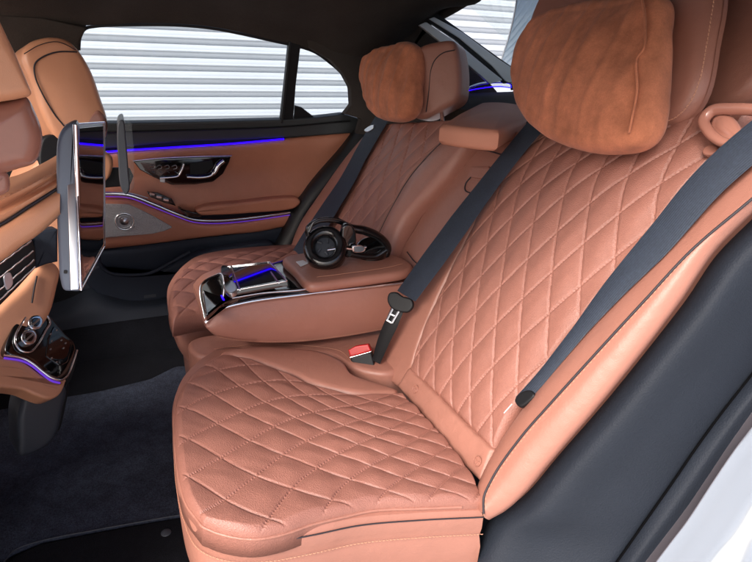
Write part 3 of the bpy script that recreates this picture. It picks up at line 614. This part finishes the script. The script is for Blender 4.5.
wslab('corner_trim', [(295, 106), (302, 108), (315, 118), (294, 120)], .006, .01, M['black_plastic'], r=.001)
tube('window_seal', pts([(79, 50), (80, 38), (85, 29), (95, 26.5), (133, 25), (180, 25.5), (212, 28.5), (239, 33.5), (268, 40), (312, 51), (328, 61.5), (342, 74.5), (350, 90), (350, 104), (344, 113), (330, 117)], DW, .006), .0045, M['rubber'], DR, num=160)

# ================================================================== CAR BODY AND SETTING
CB = thing('car_body', (.5, .4, -.3), 'white saloon bodywork with black pillar trim and rear window around the cabin', 'car')
# pillar and roof side trim on the far side: rail above the window, wide pillar behind it
SP = Y(1.13)
rail_t = [(-400, -60), (-100, -70), (60, -70), (200, -70), (330, -70), (460, -70)]
rail_b = [(-400, 30), (-100, 26), (40, 24), (82, 25.5), (100, 24.5), (133, 23.5), (180, 24), (212, 27), (239, 32), (268, 39), (300, 46), (328, 60)]
a_ = curve(pts(rail_t, SP, .22), 120); b_ = curve([pt(q[0], q[1], DW, .012) for q in rail_b], 120)
# headliner: section from the far rail over the cabin to the near rail
far = curve([pt(q[0], q[1], DW, .010) for q in [(-200, 29), (-60, 26), (82, 25.5), (133, 23.5), (180, 24), (212, 27), (239, 32), (268, 39), (300, 46), (318, 53), (331, 62)]]+[V(.80, 1.10, .99), V(.9, 1.11, 1.04), V(1.045, 1.115, 1.137)], 140)
def rowz(y, z, k=1.0): return [V(min(q[0], 1.045), y, z-max(0, q[0]-.55)**2*.25*k) for q in far]
HL = loft('headliner', [far, [V(q[0], q[1]-.05, q[2]+.045) for q in far], [V(q[0], .88, max(1.165, q[2]+.03)) for q in far], rowz(.7, 1.245, .1), rowz(.35, 1.29, .1), rowz(0, 1.285, .1), rowz(-.28, 1.22, .1), rowz(-.40, 1.09)], M['headliner'], None, n=140, nv=60)
tag(HL, kind='structure')
b_pl = prism('roof_panel', [V(-.75, 1.2, 1.33), V(-.75, -.44, 1.33), V(1.08, -.42, 1.33), V(1.08, 1.12, 1.33)], V(0, 0, 1), .03, M['paint'], CB, r=.012, crown=.03, smooth=False)
pil = [(331, 60), (343, 73), (351, 88), (352, 105), (345, 114), (362, 119), (358, 134), (385, 136), (420, 134), (470, 128), (500, 95), (486, 78), (455, 52), (424, 28), (441, 15), (455, -5), (440, -40), (340, -40), (300, 20), (310, 48)]
prism('rear_pillar_trim', pts(pil, Y(1.09)), V(0, -1, 0), .04, M['headliner'], CB, r=.004, smooth=False, n=240)
prism('centre_pillar_trim', pts([(86, 28), (79, 44), (78, 130), (78, 330), (-90, 340), (-100, 10), (40, 18)], DW, .03), DW[1], .05, M['headliner'], CB, r=.004, smooth=False, n=120)
prism('front_side_panel', [V(-.25, 1.19, .02), V(-.25, 1.19, .78), V(-1.4, 1.16, .80), V(-1.4, 1.19, .02)], V(0, -1, 0), .04, M['black_plastic'], CB, r=.01, smooth=False)
# black rubber seal between door and seat
se = pts([(386, 112), (362, 126), (340, 153), (318, 178), (298, 205), (284, 232), (270, 262), (262, 285)], Y(1.16)); se2 = pts([(398, 118), (376, 132), (352, 158), (330, 184), (309, 212), (297, 238), (285, 268), (275, 292)], Y(1.13))
loft('door_seal', [[q+V(0, .04, 0) for q in se], se, [(a+b)/2+V(0, -.012, 0) for a, b in zip(se, se2)], se2, [q+V(.02, .05, 0) for q in se2]], M['rubber'], CB, n=60, nv=16)
# sill under the far door
sl_t = pts([(-60, 335), (60, 309), (95, 296), (130, 302), (175, 298), (230, 285)], Y(1.14)); sl_b = pts([(-60, 360), (60, 331), (95, 325), (130, 320), (175, 314), (230, 305)], Y(1.08))
loft('sill_trim', [[q+V(0, .06, .01) for q in sl_t], sl_t, [(a+b)/2+V(0, -.01, .012) for a, b in zip(sl_t, sl_b)], sl_b], M['arch'], CB, n=60, nv=20)
loft('sill_carpet', [[q+V(0, .004, .002) for q in sl_b], [V(q[0], q[1]-.004, max(.02, q[2]-.02)) for q in sl_b], [V(q[0], q[1]-.05, -.01) for q in sl_b]], M['carpet'], CB, n=60, nv=12)
# wheel arch trim and white wing on the near side
a0 = [(470, 566), (492, 524), (524, 503), (556, 466), (605, 411), (652, 353), (690, 305), (722, 258), (755, 224), (820, 160)]
a1 = [(600, 582), (615, 562), (643, 522), (671, 482), (697, 444), (722, 410), (752, 372), (800, 312), (840, 262)]
a2 = [(620, 594), (645, 562), (665, 536), (687, 507), (708, 476), (730, 443), (752, 412), (800, 345), (850, 275)]
a3 = [(635, 594), (656, 562), (671, 542), (687, 521), (712, 483), (733, 452), (755, 423), (805, 355), (855, 285)]
r0_ = curve(pts(a0, BACK, -.02), 90); q0 = curve(pts(a0, BACK, -.02), 90)+V(.0, -.012, 0)
r1 = curve(pts(a1, Y(-.415)), 90); r2_ = curve(pts(a2, Y(-.445)), 90); r3 = curve(pts(a3, Y(-.47)), 90)
loft('arch_trim', [r0_+V(.10, .06, -.02), r0_+V(.02, .02, 0), q0*.92+r1*.08+V(-.012, -.01, .008), q0*.5+r1*.5+V(-.010, -.012, .006), r1*.97+q0*.03+V(-.002, -.004, .003), r1], M['arch'], CB, n=90, nv=50)
loft('arch_edge', [r1+V(.006, .004, -.004), r1*.96+r2_*.04+V(-.001, -.004, .002), (r1+r2_)/2+V(-.008, -.008, .006), r2_], M['arch'], CB, n=90, nv=24)
tube('seam', r1[::5]+V(-.001, -.003, .001), .0018, M['gap'], CB, num=160)
loft('door_opening_seal', [r2_+V(.004, .006, -.003), r2_, (r2_+r3)/2+V(-.005, -.006, .004), r3, r3+V(.01, .004, -.006)], M['seal'], CB, n=90, nv=20)
p0 = r3+V(.006, .004, -.004); p1 = r3+V(.03, -.018, -.016)
loft('rear_wing', [p0, p0+V(.008, -.006, -.002), p0+V(.03, -.012, -.016), p0+V(.055, -.022, -.03), p0+V(.062, -.026, -.045), p0+V(.075, -.05, -.05), p0+V(.13, -.085, -.08), p0+V(.25, -.11, -.16), p0+V(.5, -.12, -.30), p0+V(.5, -.1, -.6)], M['paint'], CB, n=90, nv=70)
prism('near_pillar', [V(.98, -.38, .80), V(1.10, -.36, 1.17), V(1.5, -.36, 1.1), V(1.6, -.38, .80)], V(0, 1, 0), .04, M['headliner'], CB, r=.008, smooth=False)
# rear window frame: two pale strips and dark glass edge
RWp = (V(1.1, 1.03, 1.1), unit(V(-.25, -.97, .1)))
c1 = pts([(424, 23), (449, 40), (477, 61), (500, 80)], RWp, 0); c2 = pts([(434, 18), (460, 35), (488, 56), (514, 74)], RWp, 0)
RP = RWp
def strip(name, a, b, off, th, m): prism(name, pts(a+b[::-1], RP, off), RP[1], th, m, CB, r=.002, smooth=False, n=100)
strip('window_frame', [(419, 25), (447, 47), (480, 75), (490, 84)], [(426, 22), (455, 41), (490, 70), (503, 80)], .012, .02, M['trimgrey'])
strip('window_frame', [(429, 19), (459, 38), (492, 66), (506, 82)], [(434, 17), (462, 32), (497, 58), (540, 86)], .010, .02, M['trimgrey'])
strip('window_gasket', [(426, 20), (456, 40), (490, 69), (505, 84)], [(431, 17), (461, 36), (494, 63), (512, 80)], .006, .02, M['rubber'])
strip('window_gasket', [(432, 16), (462, 35), (495, 60), (535, 88)], [(438, 14), (464, 32.5), (498, 57), (540, 86)], .008, .016, M['rubber'])
shelf = prism('parcel_shelf', [V(.86, 1.12, .865), V(.86, -.40, .865), V(1.65, -.36, .90), V(1.65, 1.05, .90)], V(0, 0, 1), .05, M['headliner'], CB, r=.012, smooth=False)
tube('shelf_speaker', [pt(q[0], q[1], Y(1.03)) for q in [(468, 88), (478, 84.5), (500, 82), (511, 84), (512, 90)]], .008, M['chrome'], shelf, num=40, flat=.6)
tube('light_strip', [pt(q[0], q[1], Y(1.03)) for q in [(467, 91), (480, 88.5), (500, 86.5), (510, 88)]], .0028, M['blue'], shelf, num=40, flat=.6)
prism('rear_pane', [V(1.07, 1.17, 1.27), V(1.07, -.38, 1.27), V(1.68, -.36, .88), V(1.68, 1.12, .88)], V(1, 0, 1.56), .004, M['glass'], CB, r=.001, smooth=False)
hdr = curve([V(1.04, 1.12, 1.136), V(1.05, 1.015, 1.164), V(1.05, .927, 1.186), V(1.05, .66, 1.248), V(1.05, .35, 1.285), V(1.05, 0, 1.28), V(1.05, -.28, 1.22), V(1.05, -.38, 1.14)], 60)
tube('roof_header', hdr, .016, M['headliner'], CB, num=80)
# added ribbed sheet imitating the corrugated wall mirrored in the rear glass
SB = thing('reflection_sheet', (1.5, .4, .9), 'pale ribbed sheet imitating the wall reflection behind the big suede pillow in the rear window', 'reflection_sheet')
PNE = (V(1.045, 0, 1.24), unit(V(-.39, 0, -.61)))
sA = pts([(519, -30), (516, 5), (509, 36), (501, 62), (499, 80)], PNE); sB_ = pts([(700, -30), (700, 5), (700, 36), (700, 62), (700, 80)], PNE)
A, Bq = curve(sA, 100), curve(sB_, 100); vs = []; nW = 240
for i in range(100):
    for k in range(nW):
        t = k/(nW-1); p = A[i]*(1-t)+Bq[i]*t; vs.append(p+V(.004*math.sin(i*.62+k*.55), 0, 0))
mk('reflection_ribs', vs, gridfaces(100, nW), M['wall_reflection'], SB, smooth='all')
tube('reflection_edge', sA, .003, M['satin'], SB, num=40)

# floor, mat
fl = prism('floor', [V(-1.6, -.42, .0), V(1.2, -.42, .0), V(1.2, 1.22, .0), V(-1.6, 1.22, .0)], V(0, 0, 1), .06, M['carpet'], None, r=.004, smooth=False); tag(fl, kind='structure')
mt = pts([(-160, 440), (70, 396), (100, 391), (150, 379), (176, 366), (190, 366), (300, 480), (200, 512), (150, 520), (100, 529), (40, 541), (8, 554), (-5, 566), (-60, 640), (-350, 700)], Z(.012))
FM = thing('floor_mat', (-.3, .4, .012), 'dark blue-grey carpet mat covering the rear footwell', 'floor mat')
prism('mat_pile', mt, V(0, 0, 1), .01, M['mat'], FM, r=.003, smooth=False, n=200)
tube('mat_edge', pts([(195, 512), (150, 520), (100, 529), (40, 541), (15, 550), (4, 562), (-8, 580)], Z(.013)), .0011, M['grey_plastic'], FM, num=120)
FM2 = thing('floor_mat', (-.3, -.1, .008), 'dark carpet door-sill mat with round stud at the bottom of the photo', 'floor mat')
prism('mat_pile', pts([(210, 513), (150, 523), (100, 532), (40, 544), (15, 556), (0, 572), (-30, 700), (210, 760)], Z(.008)), V(0, 0, 1), .008, M['carpet'], FM2, r=.002, smooth=False, n=160)
st = pt(166, 532, Z(.01)); prism('stud', [st+V(.011*math.cos(t), .011*math.sin(t), 0) for t in np.linspace(0, 6.28, 16, endpoint=False)], V(0, 0, 1), .006, M['grey_plastic'], FM2, r=.002, crown=.002, n=40)
gr = prism('ground', [V(-40, -40, -.32), V(40, -40, -.32), V(40, 40, -.32), V(-40, 40, -.32)], V(0, 0, 1), .05, M['ground'], None, r=.001, smooth=False); tag(gr, kind='structure')

# corrugated wall outside
CW = []
zs = np.arange(-.32, 2.4, .0039); per = .078
prof = lambda z: max(0, 1-(2*((z/per) % 1)-1)**2)**.42*.022 + (.006 if .42 < ((z/per) % 1) < .55 else 0)
xs = [-6, -2, 0, 2, 5, 9]
for z in zs:
    for x in xs: CW.append(V(x, 3.1+.012*x-prof(z), z+.004*x))
for x in xs: CW.append(V(x, 3.3, 2.4))
wall = mk('shutter_wall', CW, gridfaces(len(zs)+1, len(xs)), M['shutter'], None, smooth='all'); tag(wall, 'white corrugated metal wall outside the car windows', 'wall')

# ================================================================== FRONT SEATS
FS1 = thing('front_seat', (-.3, .0, .0), 'cognac front seat cropped by the left edge with screen on its back', 'car seat', 'front seats')
n1 = unit(V(.25, -1, 0)); fpn = lambda y: (V(-.2, y, .9), V(0, -1, 0))
hA = (V(-.17, -.06, .95), unit(V(.45, -.9, 0)))
prism('headrest', pts([(-80, 106), (-80, -60), (-40, -60), (0, 12), (20, 54), (30, 79), (36.5, 95), (33, 98), (20, 101), (0, 104)], hA), hA[1], .14, M['leather_front'], FS1, r=.018, crown=.0, n=200, smooth=False)
hs_ = prism('headrest_shell', pts([(-60, 106), (0, 105), (20, 101), (34, 98), (43, 113), (50, 134), (49, 152), (42, 166), (26, 172), (9, 177), (-20, 180), (-60, 180)], hA, -.004), hA[1], .13, M['leather_gloss'], FS1, r=.030, crown=.0, n=140)
prism('headrest_neck', pts([(-20, 175), (8, 172), (11, 192), (-20, 200)], hA, -.02), hA[1], .06, M['leather_gloss'], FS1, r=.01, n=60)
# backrest seen from behind: ridged top sloping down to the left
sbk = (V(-.17, .0, .7), unit(V(.35, -.85, .35)))
t0 = pts([(-80, 210), (-20, 196), (10, 188), (38, 174), (60, 161)], sbk, -.03); t1 = pts([(-80, 232), (0, 201), (30, 187), (60, 171)], sbk, .0); t2 = pts([(-80, 238), (0, 208), (30, 193), (60, 176)], sbk, -.012)
t3 = pts([(-80, 250), (0, 216), (30, 200), (60, 183)], sbk, .004); t4 = pts([(-80, 262), (0, 225), (30, 206), (60, 187)], sbk, -.006); t5 = pts([(-80, 272), (0, 232), (30, 214), (60, 196)], sbk, .006); t6 = pts([(-80, 300), (0, 258), (20, 243), (34, 234), (60, 212)], sbk, 0)
loft('backrest', [[q+V(0, .1, .0) for q in t0], t0, t1, t2, t3, t4, t5, t6, [q+V(0, .12, -.02) for q in t6]], M['leather_front'], FS1, n=80, nv=70)
tube('seam', [q+sbk[1]*.004 for q in t4], .0022, M['dark_thread'], FS1, num=60)
stitches('stitching', [q*.8+w*.2+sbk[1]*.003 for q, w in zip(t1, t0[:1]+t0[2:])], M['thread'], FS1, nrm=sbk[1], step=.008, r=.0008)
# screen: thin tilted box, its glass seen at a grazing angle
sx = X(-.165)
def spt(px, py): return pt(px, py, scr)
scr = mirror(92, 172, Y(.17), pt(203, 172, Y(1.2))); print('screen n', scr)
Psc = pts([(75.5, 124), (104.5, 122), (104.8, 246), (81, 290)], scr)
print('screen', [np.round(q, 3) for q in Psc])
sh = prism('screen_housing', [q-scr[1]*.002 for q in Psc], scr[1], .012, M['satin'], FS1, r=.002, smooth=False, n=120)
sp_ = prism('screen_glass', [Psc[0]*.97+Psc[2]*.03, Psc[1]*.97+Psc[3]*.03, Psc[2]*.97+Psc[0]*.03, Psc[3]*.97+Psc[1]*.03], scr[1], .0015, M['screen'], sh, r=.0004, smooth=False, n=80)
tube('bezel', Psc, .0013, M['chrome'], sh, num=160, closed=True, smooth=False)
yq = Y(float(Psc[0][1])-.045); 
hous = [(76, 123), (70, 124), (62, 130), (57.5, 140), (56.5, 200), (58, 250), (60, 280), (64, 291), (72, 292), (81, 291), (79.5, 250), (77.2, 180)]
prism('screen_shell', pts(hous, yq, -.002), V(0, -1, 0), .04, M['shell'], sh, r=.006, n=140)
tube('screen_edge', pts([(75.0, 124.5), (80.6, 289.5)], yq, .006), .0030, M['chrome'], sh, num=60)
prism('port', pts([(64, 271), (67, 271), (67, 273.5), (64, 273.5)], yq, .001), V(0, -1, 0), .004, M['rubber'], sh, r=.0005, n=20)

FS2 = thing('front_seat', (-.3, .85, .0), 'far cognac front seat whose headrest overlaps the side window', 'car seat', 'front seats')
hB = (V(-.25, .78, .9), unit(V(.25, -.95, .1)))
h3 = prism('headrest', pts([(22, 56), (28, 44), (47, 37), (67, 39), (78, 48), (92, 70), (102, 98), (109, 122), (106, 140), (80, 150), (58, 140), (44, 118), (33, 85)], hB), hB[1], .22, M['leather_front'], FS2, r=.022, crown=.006, n=140)
tube('seam', pts([(64, 126), (55, 115), (43, 95), (35, 76), (35, 64), (43, 57), (58, 52), (77, 52)], hB, .003), .0018, M['dark_thread'], h3, num=80)
tube('seam', pts([(24, 54), (40, 45), (58, 42), (76, 50)], hB, .002), .001, M['dark_thread'], h3, num=80)
prism('headrest_lower', pts([(66, 128), (84, 118), (99, 107), (108, 118), (108, 132), (100, 140), (80, 144)], hB, .004), hB[1], .2, M['leather_gloss'], FS2, r=.02, n=80)
prism('backrest', pts([(40, 160), (60, 150), (90, 146), (105, 150), (114, 158), (112, 175), (106, 182), (98, 200), (84, 250), (60, 275), (40, 260), (20, 200)], hB, -.02), hB[1], .30, M['leather_front'], FS2, r=.02, n=120)
prism('gap_cover', pts([(44, 138), (60, 136), (60, 170), (42, 170)], hB, -.01), hB[1], .05, M['black_plastic'], FS2, r=.005, n=40)
prism('screen_arm', pts([(104, 168), (130, 168), (134, 176), (130, 186), (104, 188)], hB, -.03), hB[1], .03, M['black_plastic'], FS2, r=.004, n=50, smooth=False)
m2 = Y(.72)
s2 = prism('screen_housing', pts([(118.5, 122), (123, 120), (126, 140), (128.5, 170), (129.5, 190), (126, 195), (121, 188), (118, 160), (117, 135)], m2), V(0, -1, 0), .15, M['grey_plastic'], FS2, r=.004, n=100)
prism('screen_glass', pts([(124, 120), (131.5, 119), (134, 150), (134.5, 188), (130, 192), (128, 165)], Y(.73)), V(.3, -1, 0), .0015, M['glass'], s2, r=.0003, n=80, smooth=False)

# rest of the front seats and console, outside the frame
for root, y0, xo in ((FS1, -.25, 0.0), (FS2, .62, -.24)):
    prism('backrest_shell', [V(-.50+xo, y0, .32), V(-.38+xo, y0, .34), V(-.37+xo, y0, .60), V(-.40+xo, y0, .78), V(-.52+xo, y0, .80), V(-.60+xo, y0, .55)], V(0, -1, 0), .44, M['leather_front'], root, r=.03, n=120)
    prism('seat_cushion', [V(-1.0+xo, y0, .22), V(-.44+xo, y0, .18), V(-.42+xo, y0, .34), V(-1.0+xo, y0, .40)], V(0, -1, 0), .46, M['leather_front'], root, r=.03, n=120)
# ================================================================== CENTRE CONSOLE
CC = thing('centre_console', (-.35, .35, .02), 'rear end of the centre console with air vents and glossy black control panel', 'console')
vp = (V(-.27, .38, .5), unit(V(.55, -.75, .25)))
ve = prism('air_vent', pts([(-60, 290), (0, 258), (18, 246), (32, 235), (36, 250), (36, 268), (18, 288), (0, 306), (-60, 360)], vp), vp[1], .05, M['rubber'], CC, r=.004, smooth=False, n=100)
for a, b_c in (((-10, 271), (31, 241)), ((-10, 285), (33, 251)), ((-10, 298), (34, 260)), ((-10, 309), (35, 267))):
    l = [(a[0]+(b_c[0]-a[0])*t, a[1]+(b_c[1]-a[1])*t+(.25 if k % 2 else -.25)) for k, t in enumerate(np.linspace(0, 1, 11))]
    tube('slat', pts(l, vp, .003), .0022, M['chrome'], ve, num=60)
prism('vent_tab', pts([(4, 276), (10, 272), (13, 284), (7, 290)], vp, .006), vp[1], .006, M['satin'], ve, r=.001, n=30)
prism('bracket', pts([(33, 232), (46, 230), (58, 229), (58, 262), (48, 264), (40, 267), (36, 269), (33, 250)], (V(-.25, .45, .55), unit(V(.3, -.9, .1)))), unit(V(.3, -.9, .1)), .05, M['plastic'], CC, r=.005, n=80, smooth=False)
prism('console_body', [V(-.50, .27, .03), V(-.50, .27, .42), V(-.60, .27, .52), V(-1.2, .27, .50), V(-1.2, .27, .03)], V(0, -1, 0), .22, M['black_plastic'], CC, r=.014, smooth=False, n=120)
cpl = (V(-.27, .42, .42), unit(V(.5, -.8, .3)))
prism('console_side', pts([(-60, 372), (0, 308), (22, 288), (36, 270), (44, 263), (54, 262), (61, 270), (58, 290), (52, 312), (40, 332), (20, 356), (5, 374), (-60, 392)], cpl, -.02), cpl[1], .08, M['leather_front'], CC, r=.014, n=120)
tube('fold', pts([(32, 303), (34, 290), (37, 276)], cpl, -.017), .0018, M['dark_thread'], CC, num=20)
tn = unit(V(.62, -.62, .55)); tpn = (V(-.24, .42, .35), tn)
cp = prism('control_panel', pts([(6, 352), (12, 330), (24, 310), (31, 302), (40, 306), (54, 320), (66, 334), (74, 342), (76, 350), (73, 362), (66, 376), (58, 379), (46, 374), (36, 366), (24, 359)], tpn), tn, .05, M['gloss_black'], CC, r=.004, n=160)
tube('chrome_trim', pts([(4, 355), (22, 358), (32, 363), (42, 371), (52, 378), (60, 380), (67, 376), (73, 362), (77, 350)], tpn, .0), .0026, M['chrome'], CC, num=100)
tube('light_strip', pts([(4, 358), (22, 361), (32, 366), (42, 374), (52, 381), (60, 383)], tpn, -.004), .0022, M['violet'], CC, num=80)
def knob(px, py, s):
    o = pts([(px-7*s, py+1*s), (px-4*s, py-6*s), (px+4*s, py-7*s), (px+8*s, py-2*s), (px+5*s, py+6*s), (px-3*s, py+7*s)], tpn, .010)
    k = prism('vent_knob', o, tn, .012, M['chrome'], cp, r=.003, n=50); 
    prism('knob_face', pts([(px-4*s, py+1*s), (px-2*s, py-4*s), (px+3*s, py-4*s), (px+5*s, py-1*s), (px+2*s, py+4*s), (px-2*s, py+4*s)], tpn, .0135), tn, .004, M['gloss_black'], cp, r=.001, n=40)
    tube('knob_bar', pts([(px-3*s, py+3*s), (px+4*s, py-3*s)], tpn, .015), .0022, M['satin'], cp, num=6)
knob(35.5, 322, 1.0); knob(29, 337, 1.05)
tube('chrome_ring', pts([(15, 340), (25, 318), (33, 308), (42, 310), (50, 322), (46, 330), (38, 344), (30, 352), (20, 350)], tpn, .004), .0024, M['chrome'], cp, num=90, closed=True)
prism('display', pts([(48, 338), (54, 326), (72, 343), (68, 362), (60, 366), (46, 356)], tpn, .002), tn, .003, M['screen'], cp, r=.0005, smooth=False, n=60)
b = MB()
for q in ((51, 334), (57, 330), (52, 341), (51, 349), (52, 358), (62, 340), (66, 343), (64, 348), (57, 362)):
    c = pt(q[0], q[1], tpn, .004); b.add(*prprism([c+.0022*(unit(np.cross(tn, V(0, 0, 1)))*math.cos(t)+V(0, 0, 1)*math.sin(t)) for t in np.linspace(0, 6.28, 8, endpoint=False)], tn, .002, .0004, 0, True, 12))
b.build('touch_marks', M['satin'], cp)
prism('console_trim', pts([(-60, 350), (4, 358), (22, 361), (32, 367), (44, 376), (58, 383), (66, 378), (64, 388), (58, 396), (49, 399), (36, 395), (24, 390), (0, 387), (-60, 385)], tpn, -.006), tn, .05, M['leather_front'], CC, r=.006, n=120)
stitches('stitching', pts([(-10, 366), (20, 369), (34, 377), (46, 386), (56, 389)], tpn, -.004), M['thread'], CC, nrm=tn, step=.005, r=.0005)
lp = (V(-.27, .45, .2), unit(V(.35, -.92, .1)))
prism('console_leg', pts([(26, 385), (21, 405), (18, 420), (18.5, 440), (20.5, 457), (32, 455), (50, 445), (58, 434), (64, 410), (67, 388), (50, 380)], lp), lp[1], .10, M['grey_plastic'], CC, r=.012, n=120)
prism('leg_cover', pts([(55, 396), (66, 385), (72, 372), (76, 355), (70, 380), (67, 400), (59, 431), (56, 428), (54, 410)], lp, -.004), lp[1], .06, M['black_plastic'], CC, r=.003, n=100)

# ================================================================== LIGHT, CAMERA
w = bpy.data.worlds.new('World'); bpy.context.scene.world = w; w.use_nodes = True; nt = w.node_tree
sky = nt.nodes.new('ShaderNodeTexSky'); sky.sky_type = 'NISHITA'; sky.sun_disc = False
EL, AZ = math.radians(39), math.radians(233)     # sun direction: from behind the camera, a little from the front of the car
sky.sun_elevation = EL; sky.sun_rotation = AZ; sky.dust_density = 4; sky.air_density = .7; sky.ozone_density = .6
nt.links.new(sky.outputs[0], nt.nodes['Background'].inputs[0]); nt.nodes['Background'].inputs[1].default_value = .13
sd = bpy.data.lights.new('sun', 'SUN'); sd.energy = 2.0; sd.angle = math.radians(30); sd.color = (1, .97, .93); so = bpy.data.objects.new('sun', sd); COL.objects.link(so)
dirv = Vector((math.sin(AZ)*math.cos(EL), math.cos(AZ)*math.cos(EL), math.sin(EL)))
so.rotation_euler = dirv.to_track_quat('Z', 'Y').to_euler()
cd = bpy.data.cameras.new('camera'); co_ = bpy.data.objects.new('camera', cd); COL.objects.link(co_); bpy.context.scene.camera = co_
cd.sensor_width = 36; cd.lens = 36*F/PW; cd.clip_end = 300; cd.clip_start = .02
Rm = Matrix(((RT[0], UP[0], -fw[0]), (RT[1], UP[1], -fw[1]), (RT[2], UP[2], -fw[2]))).to_4x4(); Rm.translation = Vector(CAM); co_.matrix_world = Rm
sc = bpy.context.scene; sc.view_settings.view_transform = 'Standard'; sc.view_settings.look = 'None'; sc.view_settings.gamma = 1
sc.view_settings.exposure = 1.15
sc.cycles.max_bounces = 10; sc.cycles.transparent_max_bounces = 12
